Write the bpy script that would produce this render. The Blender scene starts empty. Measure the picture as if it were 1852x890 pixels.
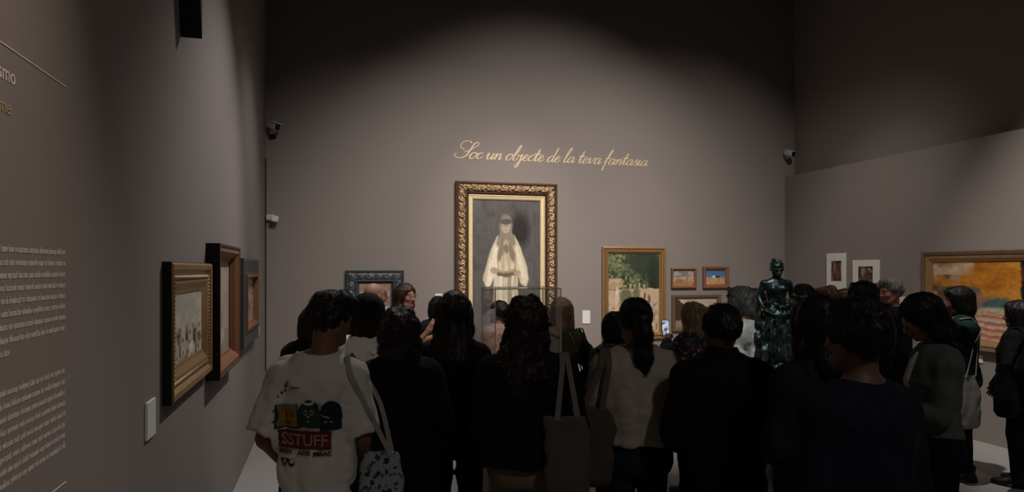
import bpy, math, random
import numpy as np
from mathutils import Matrix, Vector

random.seed(7)
C = bpy.context.scene.collection
SC = bpy.context.scene
PI = math.pi

# ------------------------------------------------------------------ camera
FPX = 1215.0                       # focal length in pixels of the 1852 wide frame
TH = math.atan((926 - 597) / FPX)  # the camera looks a little right of the room's long axis
ST, CT = math.sin(TH), math.cos(TH)
HZ = 487.0                         # horizon row
EYE = 1.9
cam_data = bpy.data.cameras.new('camera')
cam_data.sensor_fit = 'HORIZONTAL'
cam_data.sensor_width = 36.0
cam_data.lens = 36.0 * FPX / 1852
cam_data.shift_y = (HZ - 445) / 1852
cam = bpy.data.objects.new('camera', cam_data)
cam.location = (0, 0, EYE)
cam.rotation_euler = (PI / 2, 0, -TH)
C.objects.link(cam)
SC.camera = cam

# ------------------------------------------------------------------ world, view
world = bpy.data.worlds.new('dim_gallery')
SC.world = world
world.use_nodes = True
bg = world.node_tree.nodes['Background']
bg.inputs[0].default_value = (0.9, 0.95, 1.0, 1)
bg.inputs[1].default_value = 0.004
SC.view_settings.view_transform = 'Standard'
SC.view_settings.look = 'None'
SC.view_settings.gamma = 1.0
SC.view_settings.use_curve_mapping = False
SC.view_settings.exposure = 0.0

# the room: left wall x = XL, right wall x = XR, back wall y = YB
XL, XR, YB = -0.80, 6.92, 9.10
RTOP = 3.356                       # height of the right hand exhibition wall


def at(px, py, D):
    r = (px - 926) / FPX
    return (D * (ST + r * CT), D * (CT - r * ST), EYE + (HZ - py) / FPX * D)


def on_back(px, py, y=YB):
    r = (px - 926) / FPX
    return at(px, py, y / (CT - r * ST))


def on_side(px, py, x):
    r = (px - 926) / FPX
    return at(px, py, x / (ST + r * CT))


# ------------------------------------------------------------------ spotlights of the ceiling track, plus one added fill
def spot(name, loc, target, watts, angle, blend=1.0, size=0.05, col=(1, 0.86, 0.74)):
    d = bpy.data.lights.new(name, 'SPOT')
    d.energy = watts
    d.spot_size = math.radians(angle)
    d.spot_blend = blend
    d.shadow_soft_size = size
    d.color = col
    o = bpy.data.objects.new(name, d)
    o.location = loc
    o.rotation_euler = (Vector(target) - Vector(loc)).to_track_quat('-Z', 'Y').to_euler()
    C.objects.link(o)
    return o


WARM = (1.0, 0.84, 0.72)
COOL = (1.0, 0.96, 0.93)
NEUT = (1.0, 0.93, 0.87)
spot('spot_large_portrait', (2.3, 5.4, 6.4), (2.40, YB, 2.2), 330, 32, 1.0, col=WARM)
spot('spot_wall_wash_left', (1.1, 3.9, 6.4), (1.15, YB, 0.8), 500, 63, 1.0, col=NEUT)
spot('spot_wall_wash_middle', (3.0, 3.9, 6.4), (2.9, YB, 1.5), 1020, 70, 1.0, col=NEUT)
spot('spot_wall_wash_right', (4.8, 3.9, 6.4), (5.0, YB, 0.9), 520, 70, 1.0, col=NEUT)
spot('spot_garden', (4.2, 5.6, 6.4), (4.4, YB, 1.5), 170, 30, 1.0, col=WARM)
spot('spot_left_wall', (1.6, 6.4, 5.6), (XL, 4.9, 1.2), 450, 60, 1.0, col=COOL)
spot('spot_left_wall_far', (1.2, 7.8, 5.6), (XL, 7.0, 1.3), 140, 56, 1.0, col=COOL)
spot('spot_text_panel', (0.7, 0.9, 5.2), (XL, 1.45, 2.0), 300, 48, 1.0, col=WARM)
spot('spot_right_wall', (4.0, 4.2, 6.0), (XR, 4.5, 1.35), 900, 49, 1.0, col=NEUT)
spot('spot_photos', (4.4, 7.0, 6.0), (XR, 7.3, 1.0), 140, 54, 1.0, col=NEUT)
spot('spot_vitrine', (2.2, 6.4, 6.2), (1.34, 4.93, 1.3), 90, 22, 0.8, col=NEUT)
spot('spot_bronze', (2.1, 2.2, 6.2), (2.95, 4.15, 1.5), 380, 13, 0.8, col=(0.95, 0.97, 1.0))
spot('fill_spot_behind', (2.6, -2.2, 6.2), (2.6, 1.0, 0.0), 210, 120, 1.0, size=0.3, col=NEUT)  # unseen fill added behind the camera to lift the visitors' backs



# ------------------------------------------------------------------ helpers: colour, materials
def lin(c):
    c = np.asarray(c, dtype=np.float64)
    return np.where(c <= 0.04045, c / 12.92, ((c + 0.055) / 1.055) ** 2.4)


def hexc(s):
    return tuple(float(v) for v in lin([int(s[i:i + 2], 16) / 255 for i in (0, 2, 4)]))


def new_mat(name):
    m = bpy.data.materials.new(name)
    m.use_nodes = True
    nt = m.node_tree
    return m, nt, nt.nodes['Principled BSDF']


MC = {}


def mat(name, col, rough=0.7, metal=0.0, noise=40.0, var=0.25, bump=0.1, scale=(1, 1, 1), bdist=0.003, spec=0.3, sheen=0.0):
    """a procedural material: colour broken by noise, with fine relief"""
    if name in MC:
        return MC[name]
    m, nt, p = new_mat(name)
    tc = nt.nodes.new('ShaderNodeTexCoord')
    mp = nt.nodes.new('ShaderNodeMapping')
    mp.inputs['Scale'].default_value = scale
    nz = nt.nodes.new('ShaderNodeTexNoise')
    nz.inputs['Scale'].default_value = noise
    nz.inputs['Detail'].default_value = 4
    nt.links.new(tc.outputs['Object'], mp.inputs[0])
    nt.links.new(mp.outputs[0], nz.inputs['Vector'])
    mx = nt.nodes.new('ShaderNodeMixRGB')
    c = hexc(col) if isinstance(col, str) else col
    mx.inputs[1].default_value = tuple(v * (1 - var) for v in c) + (1,)
    mx.inputs[2].default_value = tuple(min(1, v * (1 + var)) for v in c) + (1,)
    nt.links.new(nz.outputs['Fac'], mx.inputs[0])
    nt.links.new(mx.outputs[0], p.inputs['Base Color'])
    p.inputs['Roughness'].default_value = rough
    p.inputs['Metallic'].default_value = metal
    p.inputs['Specular IOR Level'].default_value = spec
    if sheen:
        p.inputs['Sheen Weight'].default_value = sheen
    if bump:
        b = nt.nodes.new('ShaderNodeBump')
        b.inputs['Strength'].default_value = bump
        b.inputs['Distance'].default_value = bdist
        nt.links.new(nz.outputs['Fac'], b.inputs['Height'])
        nt.links.new(b.outputs[0], p.inputs['Normal'])
    MC[name] = m
    return m


def attr_mat(name, rough=0.6, metal=0.0, bump=0.15, noise=150, spec=0.3):
    """colour read from the mesh's own colour layer (paint, print, skin)"""
    if name in MC:
        return MC[name]
    m, nt, p = new_mat(name)
    a = nt.nodes.new('ShaderNodeAttribute')
    a.attribute_name = 'Col'
    nt.links.new(a.outputs['Color'], p.inputs['Base Color'])
    p.inputs['Roughness'].default_value = rough
    p.inputs['Metallic'].default_value = metal
    p.inputs['Specular IOR Level'].default_value = spec
    tc = nt.nodes.new('ShaderNodeTexCoord')
    nz = nt.nodes.new('ShaderNodeTexNoise')
    nz.inputs['Scale'].default_value = noise
    b = nt.nodes.new('ShaderNodeBump')
    b.inputs['Strength'].default_value = bump
    b.inputs['Distance'].default_value = 0.002
    nt.links.new(tc.outputs['Object'], nz.inputs['Vector'])
    nt.links.new(nz.outputs['Fac'], b.inputs['Height'])
    nt.links.new(b.outputs[0], p.inputs['Normal'])
    MC[name] = m
    return m


def spots_mat(name, base, dots, scale, size, rough=0.75, warp=1.6):
    """printed cloth: scattered blobs of several colours on a base colour"""
    if name in MC:
        return MC[name]
    m, nt, p = new_mat(name)
    tc = nt.nodes.new('ShaderNodeTexCoord')
    vo = nt.nodes.new('ShaderNodeTexVoronoi')
    vo.inputs['Scale'].default_value = scale
    nz = nt.nodes.new('ShaderNodeTexNoise')
    nz.inputs['Scale'].default_value = scale * 1.1
    nz.inputs['Detail'].default_value = 3
    sc = nt.nodes.new('ShaderNodeVectorMath')
    sc.operation = 'MULTIPLY_ADD'
    sc.inputs[1].default_value = (warp / scale,) * 3
    nt.links.new(tc.outputs['Object'], nz.inputs['Vector'])
    nt.links.new(nz.outputs['Color'], sc.inputs[0])
    nt.links.new(tc.outputs['Object'], sc.inputs[2])
    nt.links.new(sc.outputs[0], vo.inputs['Vector'])
    ramp = nt.nodes.new('ShaderNodeValToRGB')
    ramp.color_ramp.interpolation = 'CONSTANT'
    el = ramp.color_ramp.elements
    n = len(dots)
    el[0].position = 0
    el[0].color = hexc(dots[0]) + (1,)
    el[1].position = 1 / n
    el[1].color = hexc(dots[1 % n]) + (1,)
    for i in range(2, n):
        e = el.new(i / n)
        e.color = hexc(dots[i]) + (1,)
    sep = nt.nodes.new('ShaderNodeSeparateColor')
    nt.links.new(vo.outputs['Color'], sep.inputs[0])
    nt.links.new(sep.outputs[0], ramp.inputs[0])
    lt = nt.nodes.new('ShaderNodeMath')
    lt.operation = 'LESS_THAN'
    lt.inputs[1].default_value = size
    nt.links.new(vo.outputs['Distance'], lt.inputs[0])
    mx = nt.nodes.new('ShaderNodeMixRGB')
    mx.inputs[1].default_value = hexc(base) + (1,)
    nt.links.new(lt.outputs[0], mx.inputs[0])
    nt.links.new(ramp.outputs[0], mx.inputs[2])
    nt.links.new(mx.outputs[0], p.inputs['Base Color'])
    p.inputs['Roughness'].default_value = rough
    MC[name] = m
    return m


def hair_mat(name, dark, light, rough=0.5):
    if name in MC:
        return MC[name]
    m, nt, p = new_mat(name)
    tc = nt.nodes.new('ShaderNodeTexCoord')
    mp = nt.nodes.new('ShaderNodeMapping')
    mp.inputs['Scale'].default_value = (220, 220, 14)
    nz = nt.nodes.new('ShaderNodeTexNoise')
    nz.inputs['Scale'].default_value = 1.0
    nz.inputs['Detail'].default_value = 5
    nz.inputs['Distortion'].default_value = 0.6
    nt.links.new(tc.outputs['Object'], mp.inputs[0])
    nt.links.new(mp.outputs[0], nz.inputs['Vector'])
    rp = nt.nodes.new('ShaderNodeValToRGB')
    rp.color_ramp.elements[0].position = 0.35
    rp.color_ramp.elements[0].color = hexc(dark) + (1,)
    rp.color_ramp.elements[1].position = 0.68
    rp.color_ramp.elements[1].color = hexc(light) + (1,)
    nt.links.new(nz.outputs['Fac'], rp.inputs[0])
    nt.links.new(rp.outputs[0], p.inputs['Base Color'])
    p.inputs['Roughness'].default_value = rough
    p.inputs['Specular IOR Level'].default_value = 0.35
    b = nt.nodes.new('ShaderNodeBump')
    b.inputs['Strength'].default_value = 0.6
    b.inputs['Distance'].default_value = 0.004
    nt.links.new(nz.outputs['Fac'], b.inputs['Height'])
    nt.links.new(b.outputs[0], p.inputs['Normal'])
    MC[name] = m
    return m


# ------------------------------------------------------------------ helpers: meshes and objects
def mesh_np(name, verts, faces, smooth=True, cols=None):
    """verts (n,3); faces (m,4) or (m,3) arrays or a list of tuples"""
    me = bpy.data.meshes.new(name)
    if isinstance(faces, np.ndarray) and len(faces):
        k = faces.shape[1]
        n = len(faces)
        me.vertices.add(len(verts))
        me.vertices.foreach_set('co', np.asarray(verts, dtype=np.float32).ravel())
        me.loops.add(n * k)
        me.loops.foreach_set('vertex_index', faces.astype(np.int32).ravel())
        me.polygons.add(n)
        me.polygons.foreach_set('loop_start', np.arange(0, n * k, k, dtype=np.int32))
        me.update(calc_edges=True)
        me.validate()
    else:
        me.from_pydata([tuple(v) for v in verts], [], [tuple(f) for f in faces])
    if smooth:
        me.polygons.foreach_set('use_smooth', np.ones(len(me.polygons), dtype=bool))
    if cols is not None:
        at_ = me.color_attributes.new('Col', 'FLOAT_COLOR', 'POINT')
        full = np.ones((len(verts), 4), dtype=np.float32)
        full[:, :3] = cols
        at_.data.foreach_set('color', full.ravel())
    return me


def obj(name, me, m, parent=None, loc=(0, 0, 0), rot=(0, 0, 0)):
    o = bpy.data.objects.new(name, me)
    C.objects.link(o)
    if m is not None and not me.materials:
        me.materials.append(m)
    if parent is not None:
        o.parent = parent
    o.location = loc
    o.rotation_euler = rot
    return o


def tag(o, label=None, cat=None, group=None, kind=None):
    if label:
        o['label'] = label
    if cat:
        o['category'] = cat
    if group:
        o['group'] = group
    if kind:
        o['kind'] = kind
    return o


def empty(name, loc=(0, 0, 0), rz=0.0, mtx=None):
    o = bpy.data.objects.new(name, None)
    o.empty_display_size = 0.1
    C.objects.link(o)
    if mtx is not None:
        o.matrix_world = mtx
    else:
        o.location = loc
        o.rotation_euler = (0, 0, rz)
    return o


class MB:
    """collects simple shapes for one mesh"""
    def __init__(self):
        self.v, self.f = [], []

    def add(self, v, f):
        o = len(self.v)
        self.v += [tuple(p) for p in v]
        self.f += [tuple(i + o for i in q) for q in f]
        return self

    def box(self, a, b, bev=0.0):
        (x0, y0, z0), (x1, y1, z1) = a, b
        if bev <= 0:
            self.add([(x0, y0, z0), (x1, y0, z0), (x1, y1, z0), (x0, y1, z0), (x0, y0, z1), (x1, y0, z1), (x1, y1, z1), (x0, y1, z1)],
                     [(0, 3, 2, 1), (4, 5, 6, 7), (0, 1, 5, 4), (1, 2, 6, 5), (2, 3, 7, 6), (3, 0, 4, 7)])
            return self
        rings = []
        c = bev * 0.6
        for z, k in ((z0, bev), (z0 + bev, 0), (z1 - bev, 0), (z1, bev)):
            X0, Y0, X1, Y1 = x0 + k, y0 + k, x1 - k, y1 - k
            rings.append([(X0 + c, Y0, z), (X1 - c, Y0, z), (X1, Y0 + c, z), (X1, Y1 - c, z), (X1 - c, Y1, z), (X0 + c, Y1, z), (X0, Y1 - c, z), (X0, Y0 + c, z)])
        v = [p for r in rings for p in r]
        f = [tuple(range(7, -1, -1)), tuple(range(24, 32))]
        for j in range(3):
            for i in range(8):
                f.append((j * 8 + i, j * 8 + (i + 1) % 8, j * 8 + 8 + (i + 1) % 8, j * 8 + 8 + i))
        self.add(v, f)
        return self

    def tube(self, pts, r, n=8, closed=False):
        pts = [Vector(p) for p in pts]
        N = len(pts)
        rr = r if isinstance(r, (list, tuple)) else [r] * N
        v, f = [], []
        ref = None
        for i, p in enumerate(pts):
            if closed:
                t = (pts[(i + 1) % N] - pts[i - 1]).normalized()
            else:
                t = (pts[min(i + 1, N - 1)] - pts[max(i - 1, 0)]).normalized()
            if ref is None:
                ref = t.orthogonal().normalized()
            ref = (ref - t * ref.dot(t))
            ref = ref.normalized() if ref.length > 1e-6 else t.orthogonal().normalized()
            b = t.cross(ref)
            for k in range(n):
                a = 2 * PI * k / n
                v.append(p + (ref * math.cos(a) + b * math.sin(a)) * rr[i])
        for i in range(N if closed else N - 1):
            for k in range(n):
                j = (i + 1) % N
                f.append((i * n + k, i * n + (k + 1) % n, j * n + (k + 1) % n, j * n + k))
        if not closed:
            f.append(tuple(range(n - 1, -1, -1)))
            f.append(tuple(range((N - 1) * n, N * n)))
        self.add(v, f)
        return self

    def ribbon(self, pts, wdir, w, t):
        """flat strap along pts; wdir: direction(s) of its width"""
        pts = [Vector(p) for p in pts]
        N = len(pts)
        v, f = [], []
        for i, p in enumerate(pts):
            tg = (pts[min(i + 1, N - 1)] - pts[max(i - 1, 0)]).normalized()
            wd = Vector(wdir[i] if isinstance(wdir, list) else wdir)
            wd = (wd - tg * wd.dot(tg)).normalized()
            nd = tg.cross(wd)
            for a, b in ((-1, -1), (1, -1), (1, 1), (-1, 1)):
                v.append(p + wd * (a * w / 2) + nd * (b * t / 2))
        for i in range(N - 1):
            for k in range(4):
                f.append((i * 4 + k, i * 4 + (k + 1) % 4, i * 4 + 4 + (k + 1) % 4, i * 4 + 4 + k))
        f.append((3, 2, 1, 0))
        f.append(tuple(range((N - 1) * 4, N * 4)))
        self.add(v, f)
        return self

    def build(self, name, m, parent=None, smooth=False, loc=(0, 0, 0), rot=(0, 0, 0)):
        return obj(name, mesh_np(name, self.v, self.f, smooth), m, parent, loc, rot)


def catmull(pts, n=6):
    P = [np.array(p, dtype=float) for p in pts]
    P = [2 * P[0] - P[1]] + P + [2 * P[-1] - P[-2]]
    out = []
    for i in range(1, len(P) - 2):
        for k in range(n):
            t = k / n
            out.append(0.5 * ((2 * P[i]) + (-P[i - 1] + P[i + 1]) * t + (2 * P[i - 1] - 5 * P[i] + 4 * P[i + 1] - P[i + 2]) * t * t
                              + (-P[i - 1] + 3 * P[i] - 3 * P[i + 1] + P[i + 2]) * t ** 3))
    out.append(P[-2])
    return out


# ------------------------------------------------------------------ helpers: noise and distance fields
def _hash(ix, iy, iz, seed):
    n = (ix.astype(np.int64) * 374761393 + iy.astype(np.int64) * 668265263 + iz.astype(np.int64) * 1274126177 + seed * 144665) & 0xffffffff
    n = ((n ^ (n >> 13)) * 1274126177) & 0xffffffff
    n = n ^ (n >> 16)
    return (n & 0xffff).astype(np.float32) / 65535.0


def vnoise(x, y, z, seed=0):
    x, y, z = np.broadcast_arrays(x, y, z)
    ix, iy, iz = np.floor(x), np.floor(y), np.floor(z)
    fx, fy, fz = x - ix, y - iy, z - iz
    fx, fy, fz = [t * t * (3 - 2 * t) for t in (fx, fy, fz)]
    r = 0
    for a in (0, 1):
        wa = fx if a else 1 - fx
        for b in (0, 1):
            wb = fy if b else 1 - fy
            for c in (0, 1):
                wc = fz if c else 1 - fz
                r = r + wa * wb * wc * _hash(ix + a, iy + b, iz + c, seed)
    return r


EDG = [(a, b) for a in range(8) for b in range(a + 1, 8) if bin(a ^ b).count('1') == 1]
CRN = np.array([[(i >> 2) & 1, (i >> 1) & 1, i & 1] for i in range(8)])


class Field:
    """a smooth union of shapes sampled on a grid; mesh() pulls out its surface"""
    def __init__(self, lo, hi, h):
        self.lo = np.array(lo, dtype=np.float64)
        self.h = h
        n = np.ceil((np.array(hi) - self.lo) / h).astype(int) + 1
        self.ax = [(self.lo[i] + h * np.arange(n[i])).astype(np.float32) for i in range(3)]
        self.F = np.full(tuple(n), 0.08, dtype=np.float32)

    def grid(self):
        return self.ax[0][:, None, None], self.ax[1][None, :, None], self.ax[2][None, None, :]

    def _sl(self, lo, hi, pad):
        s = []
        for i in range(3):
            a = int(np.searchsorted(self.ax[i], lo[i] - pad))
            b = int(np.searchsorted(self.ax[i], hi[i] + pad))
            if b <= a:
                return None
            s.append(slice(a, b))
        return tuple(s)

    def _put(self, sl, d, k, sub=False):
        A = self.F[sl]
        if sub:
            d = -d
            if k > 0:
                hh = np.maximum(k - np.abs(A - d), 0) / k
                self.F[sl] = np.maximum(A, d) + hh * hh * k * 0.25
            else:
                self.F[sl] = np.maximum(A, d)
        else:
            if k > 0:
                hh = np.maximum(k - np.abs(A - d), 0) / k
                self.F[sl] = np.minimum(A, d) - hh * hh * k * 0.25
            else:
                self.F[sl] = np.minimum(A, d)

    def cone(self, p0, p1, r0, r1, k=0.02, sub=False):
        p0, p1 = np.array(p0, dtype=np.float32), np.array(p1, dtype=np.float32)
        R = max(r0, r1)
        sl = self._sl(np.minimum(p0, p1) - R, np.maximum(p0, p1) + R, 0.06 + k)
        if sl is None:
            return self
        x = self.ax[0][sl[0]][:, None, None] - p0[0]
        y = self.ax[1][sl[1]][None, :, None] - p0[1]
        z = self.ax[2][sl[2]][None, None, :] - p0[2]
        d = p1 - p0
        L2 = float(d @ d) + 1e-12
        t = np.clip((x * d[0] + y * d[1] + z * d[2]) / L2, 0, 1)
        q = np.sqrt((x - t * d[0]) ** 2 + (y - t * d[1]) ** 2 + (z - t * d[2]) ** 2) - (r0 + (r1 - r0) * t)
        self._put(sl, q, k, sub)
        return self

    def chain(self, pts, rs, k=0.02):
        for i in range(len(pts) - 1):
            self.cone(pts[i], pts[i + 1], rs[i], rs[i + 1], k)
        return self

    def ell(self, c, r, k=0.02, sub=False, rot=None):
        c = np.array(c, dtype=np.float32)
        r = np.array(r, dtype=np.float32)
        R = r if rot is None else np.full(3, r.max())
        sl = self._sl(c - R, c + R, 0.06 + k)
        if sl is None:
            return self
        x = self.ax[0][sl[0]][:, None, None] - c[0]
        y = self.ax[1][sl[1]][None, :, None] - c[1]
        z = self.ax[2][sl[2]][None, None, :] - c[2]
        if rot is not None:
            M = np.array(rot.transposed() if hasattr(rot, 'transposed') else rot)
            x, y, z = (M[i][0] * x + M[i][1] * y + M[i][2] * z for i in range(3))
        k0 = np.sqrt((x / r[0]) ** 2 + (y / r[1]) ** 2 + (z / r[2]) ** 2)
        k1 = np.sqrt((x / r[0] ** 2) ** 2 + (y / r[1] ** 2) ** 2 + (z / r[2] ** 2) ** 2) + 1e-9
        self._put(sl, k0 * (k0 - 1) / k1, k, sub)
        return self

    def column(self, zs, a, b, yo=None, xo=None, k=0.02, power=2.0, sub=False):
        """vertical body with an elliptic cross-section given row by row"""
        zs = np.array(zs, dtype=np.float32)
        a, b = np.array(a, dtype=np.float32), np.array(b, dtype=np.float32)
        yo = np.zeros_like(a) if yo is None else np.array(yo, dtype=np.float32)
        xo = np.zeros_like(a) if xo is None else np.array(xo, dtype=np.float32)
        lo = np.array([(xo - a).min(), (yo - b).min(), zs.min()])
        hi = np.array([(xo + a).max(), (yo + b).max(), zs.max()])
        sl = self._sl(lo, hi, 0.06 + k)
        if sl is None:
            return self
        x = self.ax[0][sl[0]][:, None, None]
        y = self.ax[1][sl[1]][None, :, None]
        z1 = self.ax[2][sl[2]]
        o = np.argsort(zs)
        A, B, YO, XO = (np.interp(z1, zs[o], q[o]).astype(np.float32)[None, None, :] for q in (a, b, yo, xo))
        e = (np.abs((x - XO) / A) ** power + np.abs((y - YO) / B) ** power) ** (1 / power)
        d = (e - 1) * np.minimum(A, B)
        z = z1[None, None, :]
        d = np.maximum(d, np.maximum(z - zs.max(), zs.min() - z))
        self._put(sl, d, k, sub)
        return self

    def keep(self, fn, k=0.0):
        """cut away where fn(x, y, z) > 0"""
        x, y, z = self.grid()
        d = fn(x, y, z).astype(np.float32)
        if k > 0:
            hh = np.maximum(k - np.abs(self.F - d), 0) / k
            self.F = np.maximum(self.F, d) + hh * hh * k * 0.25
        else:
            self.F = np.maximum(self.F, d)
        return self

    def rough(self, amp, fx, fy, fz, seed=0, ridge=False, bias=0.0):
        x, y, z = self.grid()
        near = np.abs(self.F) < amp * 2 + 2.5 * self.h
        I = np.nonzero(near)
        n = vnoise(self.ax[0][I[0]] * fx, self.ax[1][I[1]] * fy, self.ax[2][I[2]] * fz, seed)
        if ridge:
            n = 1 - np.abs(2 * n - 1)
        self.F[I] += (amp * ((n - 0.5) * 2 - bias)).astype(np.float32)
        return self

    def back_y(self):
        """for every (x, z): the smallest y on the surface, as a lookup function"""
        s = self.F < 0
        first = s.argmax(axis=1)
        has = s.any(axis=1)
        i, k = np.indices(first.shape)
        j = np.clip(first, 1, None)
        f0, f1 = self.F[i, j - 1, k], self.F[i, j, k]
        t = np.where(f0 != f1, f0 / (f0 - f1 + 1e-9), 0)
        y = self.lo[1] + self.h * (j - 1 + np.clip(t, 0, 1))
        y = np.where(has, y, np.nan)

        def look(x, z):
            gx = np.clip((np.asarray(x) - self.lo[0]) / self.h, 0, y.shape[0] - 1.001)
            gz = np.clip((np.asarray(z) - self.lo[2]) / self.h, 0, y.shape[1] - 1.001)
            ix, iz = gx.astype(int), gz.astype(int)
            u, w = gx - ix, gz - iz
            return (y[ix, iz] * (1 - u) * (1 - w) + y[ix + 1, iz] * u * (1 - w) + y[ix, iz + 1] * (1 - u) * w + y[ix + 1, iz + 1] * u * w)
        return look

    def mesh(self):
        F = self.F
        F[0], F[-1], F[:, 0], F[:, -1], F[:, :, 0], F[:, :, -1] = 0.05, 0.05, 0.05, 0.05, 0.05, 0.05
        s = F < 0
        n = F.shape
        cnt = np.zeros([q - 1 for q in n], dtype=np.int8)
        for c in CRN:
            cnt += s[c[0]:n[0] - 1 + c[0], c[1]:n[1] - 1 + c[1], c[2]:n[2] - 1 + c[2]]
        m = (cnt > 0) & (cnt < 8)
        cells = np.argwhere(m)
        if len(cells) == 0:
            return np.zeros((0, 3)), np.zeros((0, 4), dtype=int)
        idx = np.full(m.shape, -1, dtype=np.int64)
        idx[m] = np.arange(len(cells))
        vals = np.stack([F[cells[:, 0] + c[0], cells[:, 1] + c[1], cells[:, 2] + c[2]] for c in CRN], axis=1)
        acc = np.zeros((len(cells), 3))
        num = np.zeros(len(cells))
        for a, b in EDG:
            va, vb = vals[:, a], vals[:, b]
            cr = (va < 0) != (vb < 0)
            t = np.where(cr, va / np.where(cr, va - vb, 1), 0)
            p = CRN[a] + (CRN[b] - CRN[a]) * t[:, None]
            acc += p * cr[:, None]
            num += cr
        V = self.lo + self.h * (cells + acc / num[:, None])
        faces = []
        for ax in range(3):
            u, w = [(1, 2), (2, 0), (0, 1)][ax]
            sa = [slice(None)] * 3
            sb = [slice(None)] * 3
            sa[ax], sb[ax] = slice(0, -1), slice(1, None)
            for q in (u, w):
                sa[q] = slice(1, -1)
                sb[q] = slice(1, -1)
            A, B = s[tuple(sa)], s[tuple(sb)]
            E = np.argwhere(A != B)
            if len(E) == 0:
                continue
            inside = A[tuple(E.T)]
            base = E.copy()
            base[:, u] += 1
            base[:, w] += 1
            q = []
            for du, dw in ((-1, -1), (0, -1), (0, 0), (-1, 0)):
                c = base.copy()
                c[:, u] += du
                c[:, w] += dw
                q.append(idx[tuple(c.T)])
            q = np.stack(q, axis=1)
            q[~inside] = q[~inside][:, ::-1]
            faces.append(q)
        return V, np.concatenate(faces)


# ================================================================== THE SETTING
M_wall = mat('taupe_wall_paint', (0.262, 0.228, 0.212), rough=0.85, noise=260, var=0.04, bump=0.05, bdist=0.001, spec=0.2)
M_floor = mat('pale_grey_floor', (0.36, 0.35, 0.335), rough=0.45, noise=5, var=0.08, bump=0.02, spec=0.35)
M_ceil = mat('black_ceiling_paint', (0.02, 0.02, 0.02), rough=0.9, noise=60, var=0.1, bump=0.02)
M_black = mat('matt_black', (0.008, 0.008, 0.008), rough=0.6, noise=80, var=0.2, bump=0.03)
M_white = mat('white_card', (0.75, 0.74, 0.72), rough=0.7, noise=300, var=0.03, bump=0.03)


def struct(name, a, b, m):
    return tag(MB().box(a, b).build(name, m), kind='structure')


H = 6.6
struct('floor', (-1.2, -4.2, -0.2), (7.6, YB + 0.2, 0.0), M_floor)
struct('ceiling', (-1.2, -4.2, H), (7.6, YB + 0.2, H + 0.15), M_ceil)
struct('wall_back', (-1.2, YB, 0.0), (7.6, YB + 0.2, H), M_wall)
struct('wall_left', (-1.2, -4.0, 0.0), (XL, YB, H), M_wall)
struct('wall_right', (XR, 1.0, 0.0), (XR + 0.18, YB, RTOP), M_wall)
struct('wall_right_upper', (XR + 0.18, -4.0, 0.0), (7.6, YB, H), M_wall)
struct('wall_front', (-1.2, -4.2, 0.0), (7.6, -4.0, H), M_wall)
# dark seam running up the corner
tag(MB().box((XL, YB - 0.012, 0.6), (XL + 0.014, YB, 3.32), 0.003).build('trim_1', M_black), kind='structure')


# ================================================================== PICTURES
def wall_mtx(wall, a, z):
    """frame of reference on a wall: local x right, local y up, local z out of the wall"""
    if wall == 'back':
        r, o, p = (1, 0, 0), (0, -1, 0), (a, YB, z)
    elif wall == 'left':
        r, o, p = (0, 1, 0), (1, 0, 0), (XL, a, z)
    else:
        r, o, p = (0, -1, 0), (-1, 0, 0), (XR, a, z)
    u = (0, 0, 1)
    return Matrix(((r[0], u[0], o[0], p[0]), (r[1], u[1], o[1], p[1]), (r[2], u[2], o[2], p[2]), (0, 0, 0, 1)))


def ring(w, h, prof):
    """mitred rectangular moulding; prof: (inward offset, height above the wall)"""
    v, f = [], []
    n = len(prof)
    for sx, sy in ((-1, -1), (1, -1), (1, 1), (-1, 1)):
        for d, z in prof:
            v.append((sx * (w / 2 - d), sy * (h / 2 - d), z))
    for c in range(4):
        e = (c + 1) % 4
        for i in range(n - 1):
            f.append((c * n + i, e * n + i, e * n + i + 1, c * n + i + 1))
    return v, f


def ring_part(name, w, h, prof, m, parent):
    v, f = ring(w, h, prof)
    return obj(name, mesh_np(name, v, f, False), m, parent)


def relief_part(name, w, h, d0, d1, base, amp, fn, col_lo, col_hi, m, parent, step=0.009):
    """carved band of a frame: fn(distance along, across 0..1) gives the carving"""
    V, Fc, K = [], [], []
    off = 0
    nd = max(4, int((d1 - d0) / step))
    for c0, c1 in (((-1, -1), (1, -1)), ((1, -1), (1, 1)), ((1, 1), (-1, 1)), ((-1, 1), (-1, -1))):
        L = w if c0[0] != c1[0] else h
        nl = int(L / step)
        t, q = np.meshgrid(np.linspace(0, 1, nl + 1), np.linspace(0, 1, nd + 1), indexing='ij')
        d = d0 + (d1 - d0) * q
        ax, ay = c0[0] * (w / 2 - d), c0[1] * (h / 2 - d)
        bx, by = c1[0] * (w / 2 - d), c1[1] * (h / 2 - d)
        x, y = ax + (bx - ax) * t, ay + (by - ay) * t
        s = (t - 0.5) * L
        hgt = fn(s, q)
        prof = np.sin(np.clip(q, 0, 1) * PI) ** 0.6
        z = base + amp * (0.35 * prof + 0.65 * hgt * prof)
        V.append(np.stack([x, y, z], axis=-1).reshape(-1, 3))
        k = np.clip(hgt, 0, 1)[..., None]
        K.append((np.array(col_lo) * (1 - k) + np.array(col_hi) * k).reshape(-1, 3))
        i, j = np.meshgrid(np.arange(nl), np.arange(nd), indexing='ij')
        a = (i * (nd + 1) + j).ravel() + off
        Fc.append(np.stack([a, a + nd + 1, a + nd + 2, a + 1], axis=1))
        off += (nl + 1) * (nd + 1)
    return obj(name, mesh_np(name, np.concatenate(V), np.concatenate(Fc), True, np.concatenate(K)), m, parent)


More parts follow.
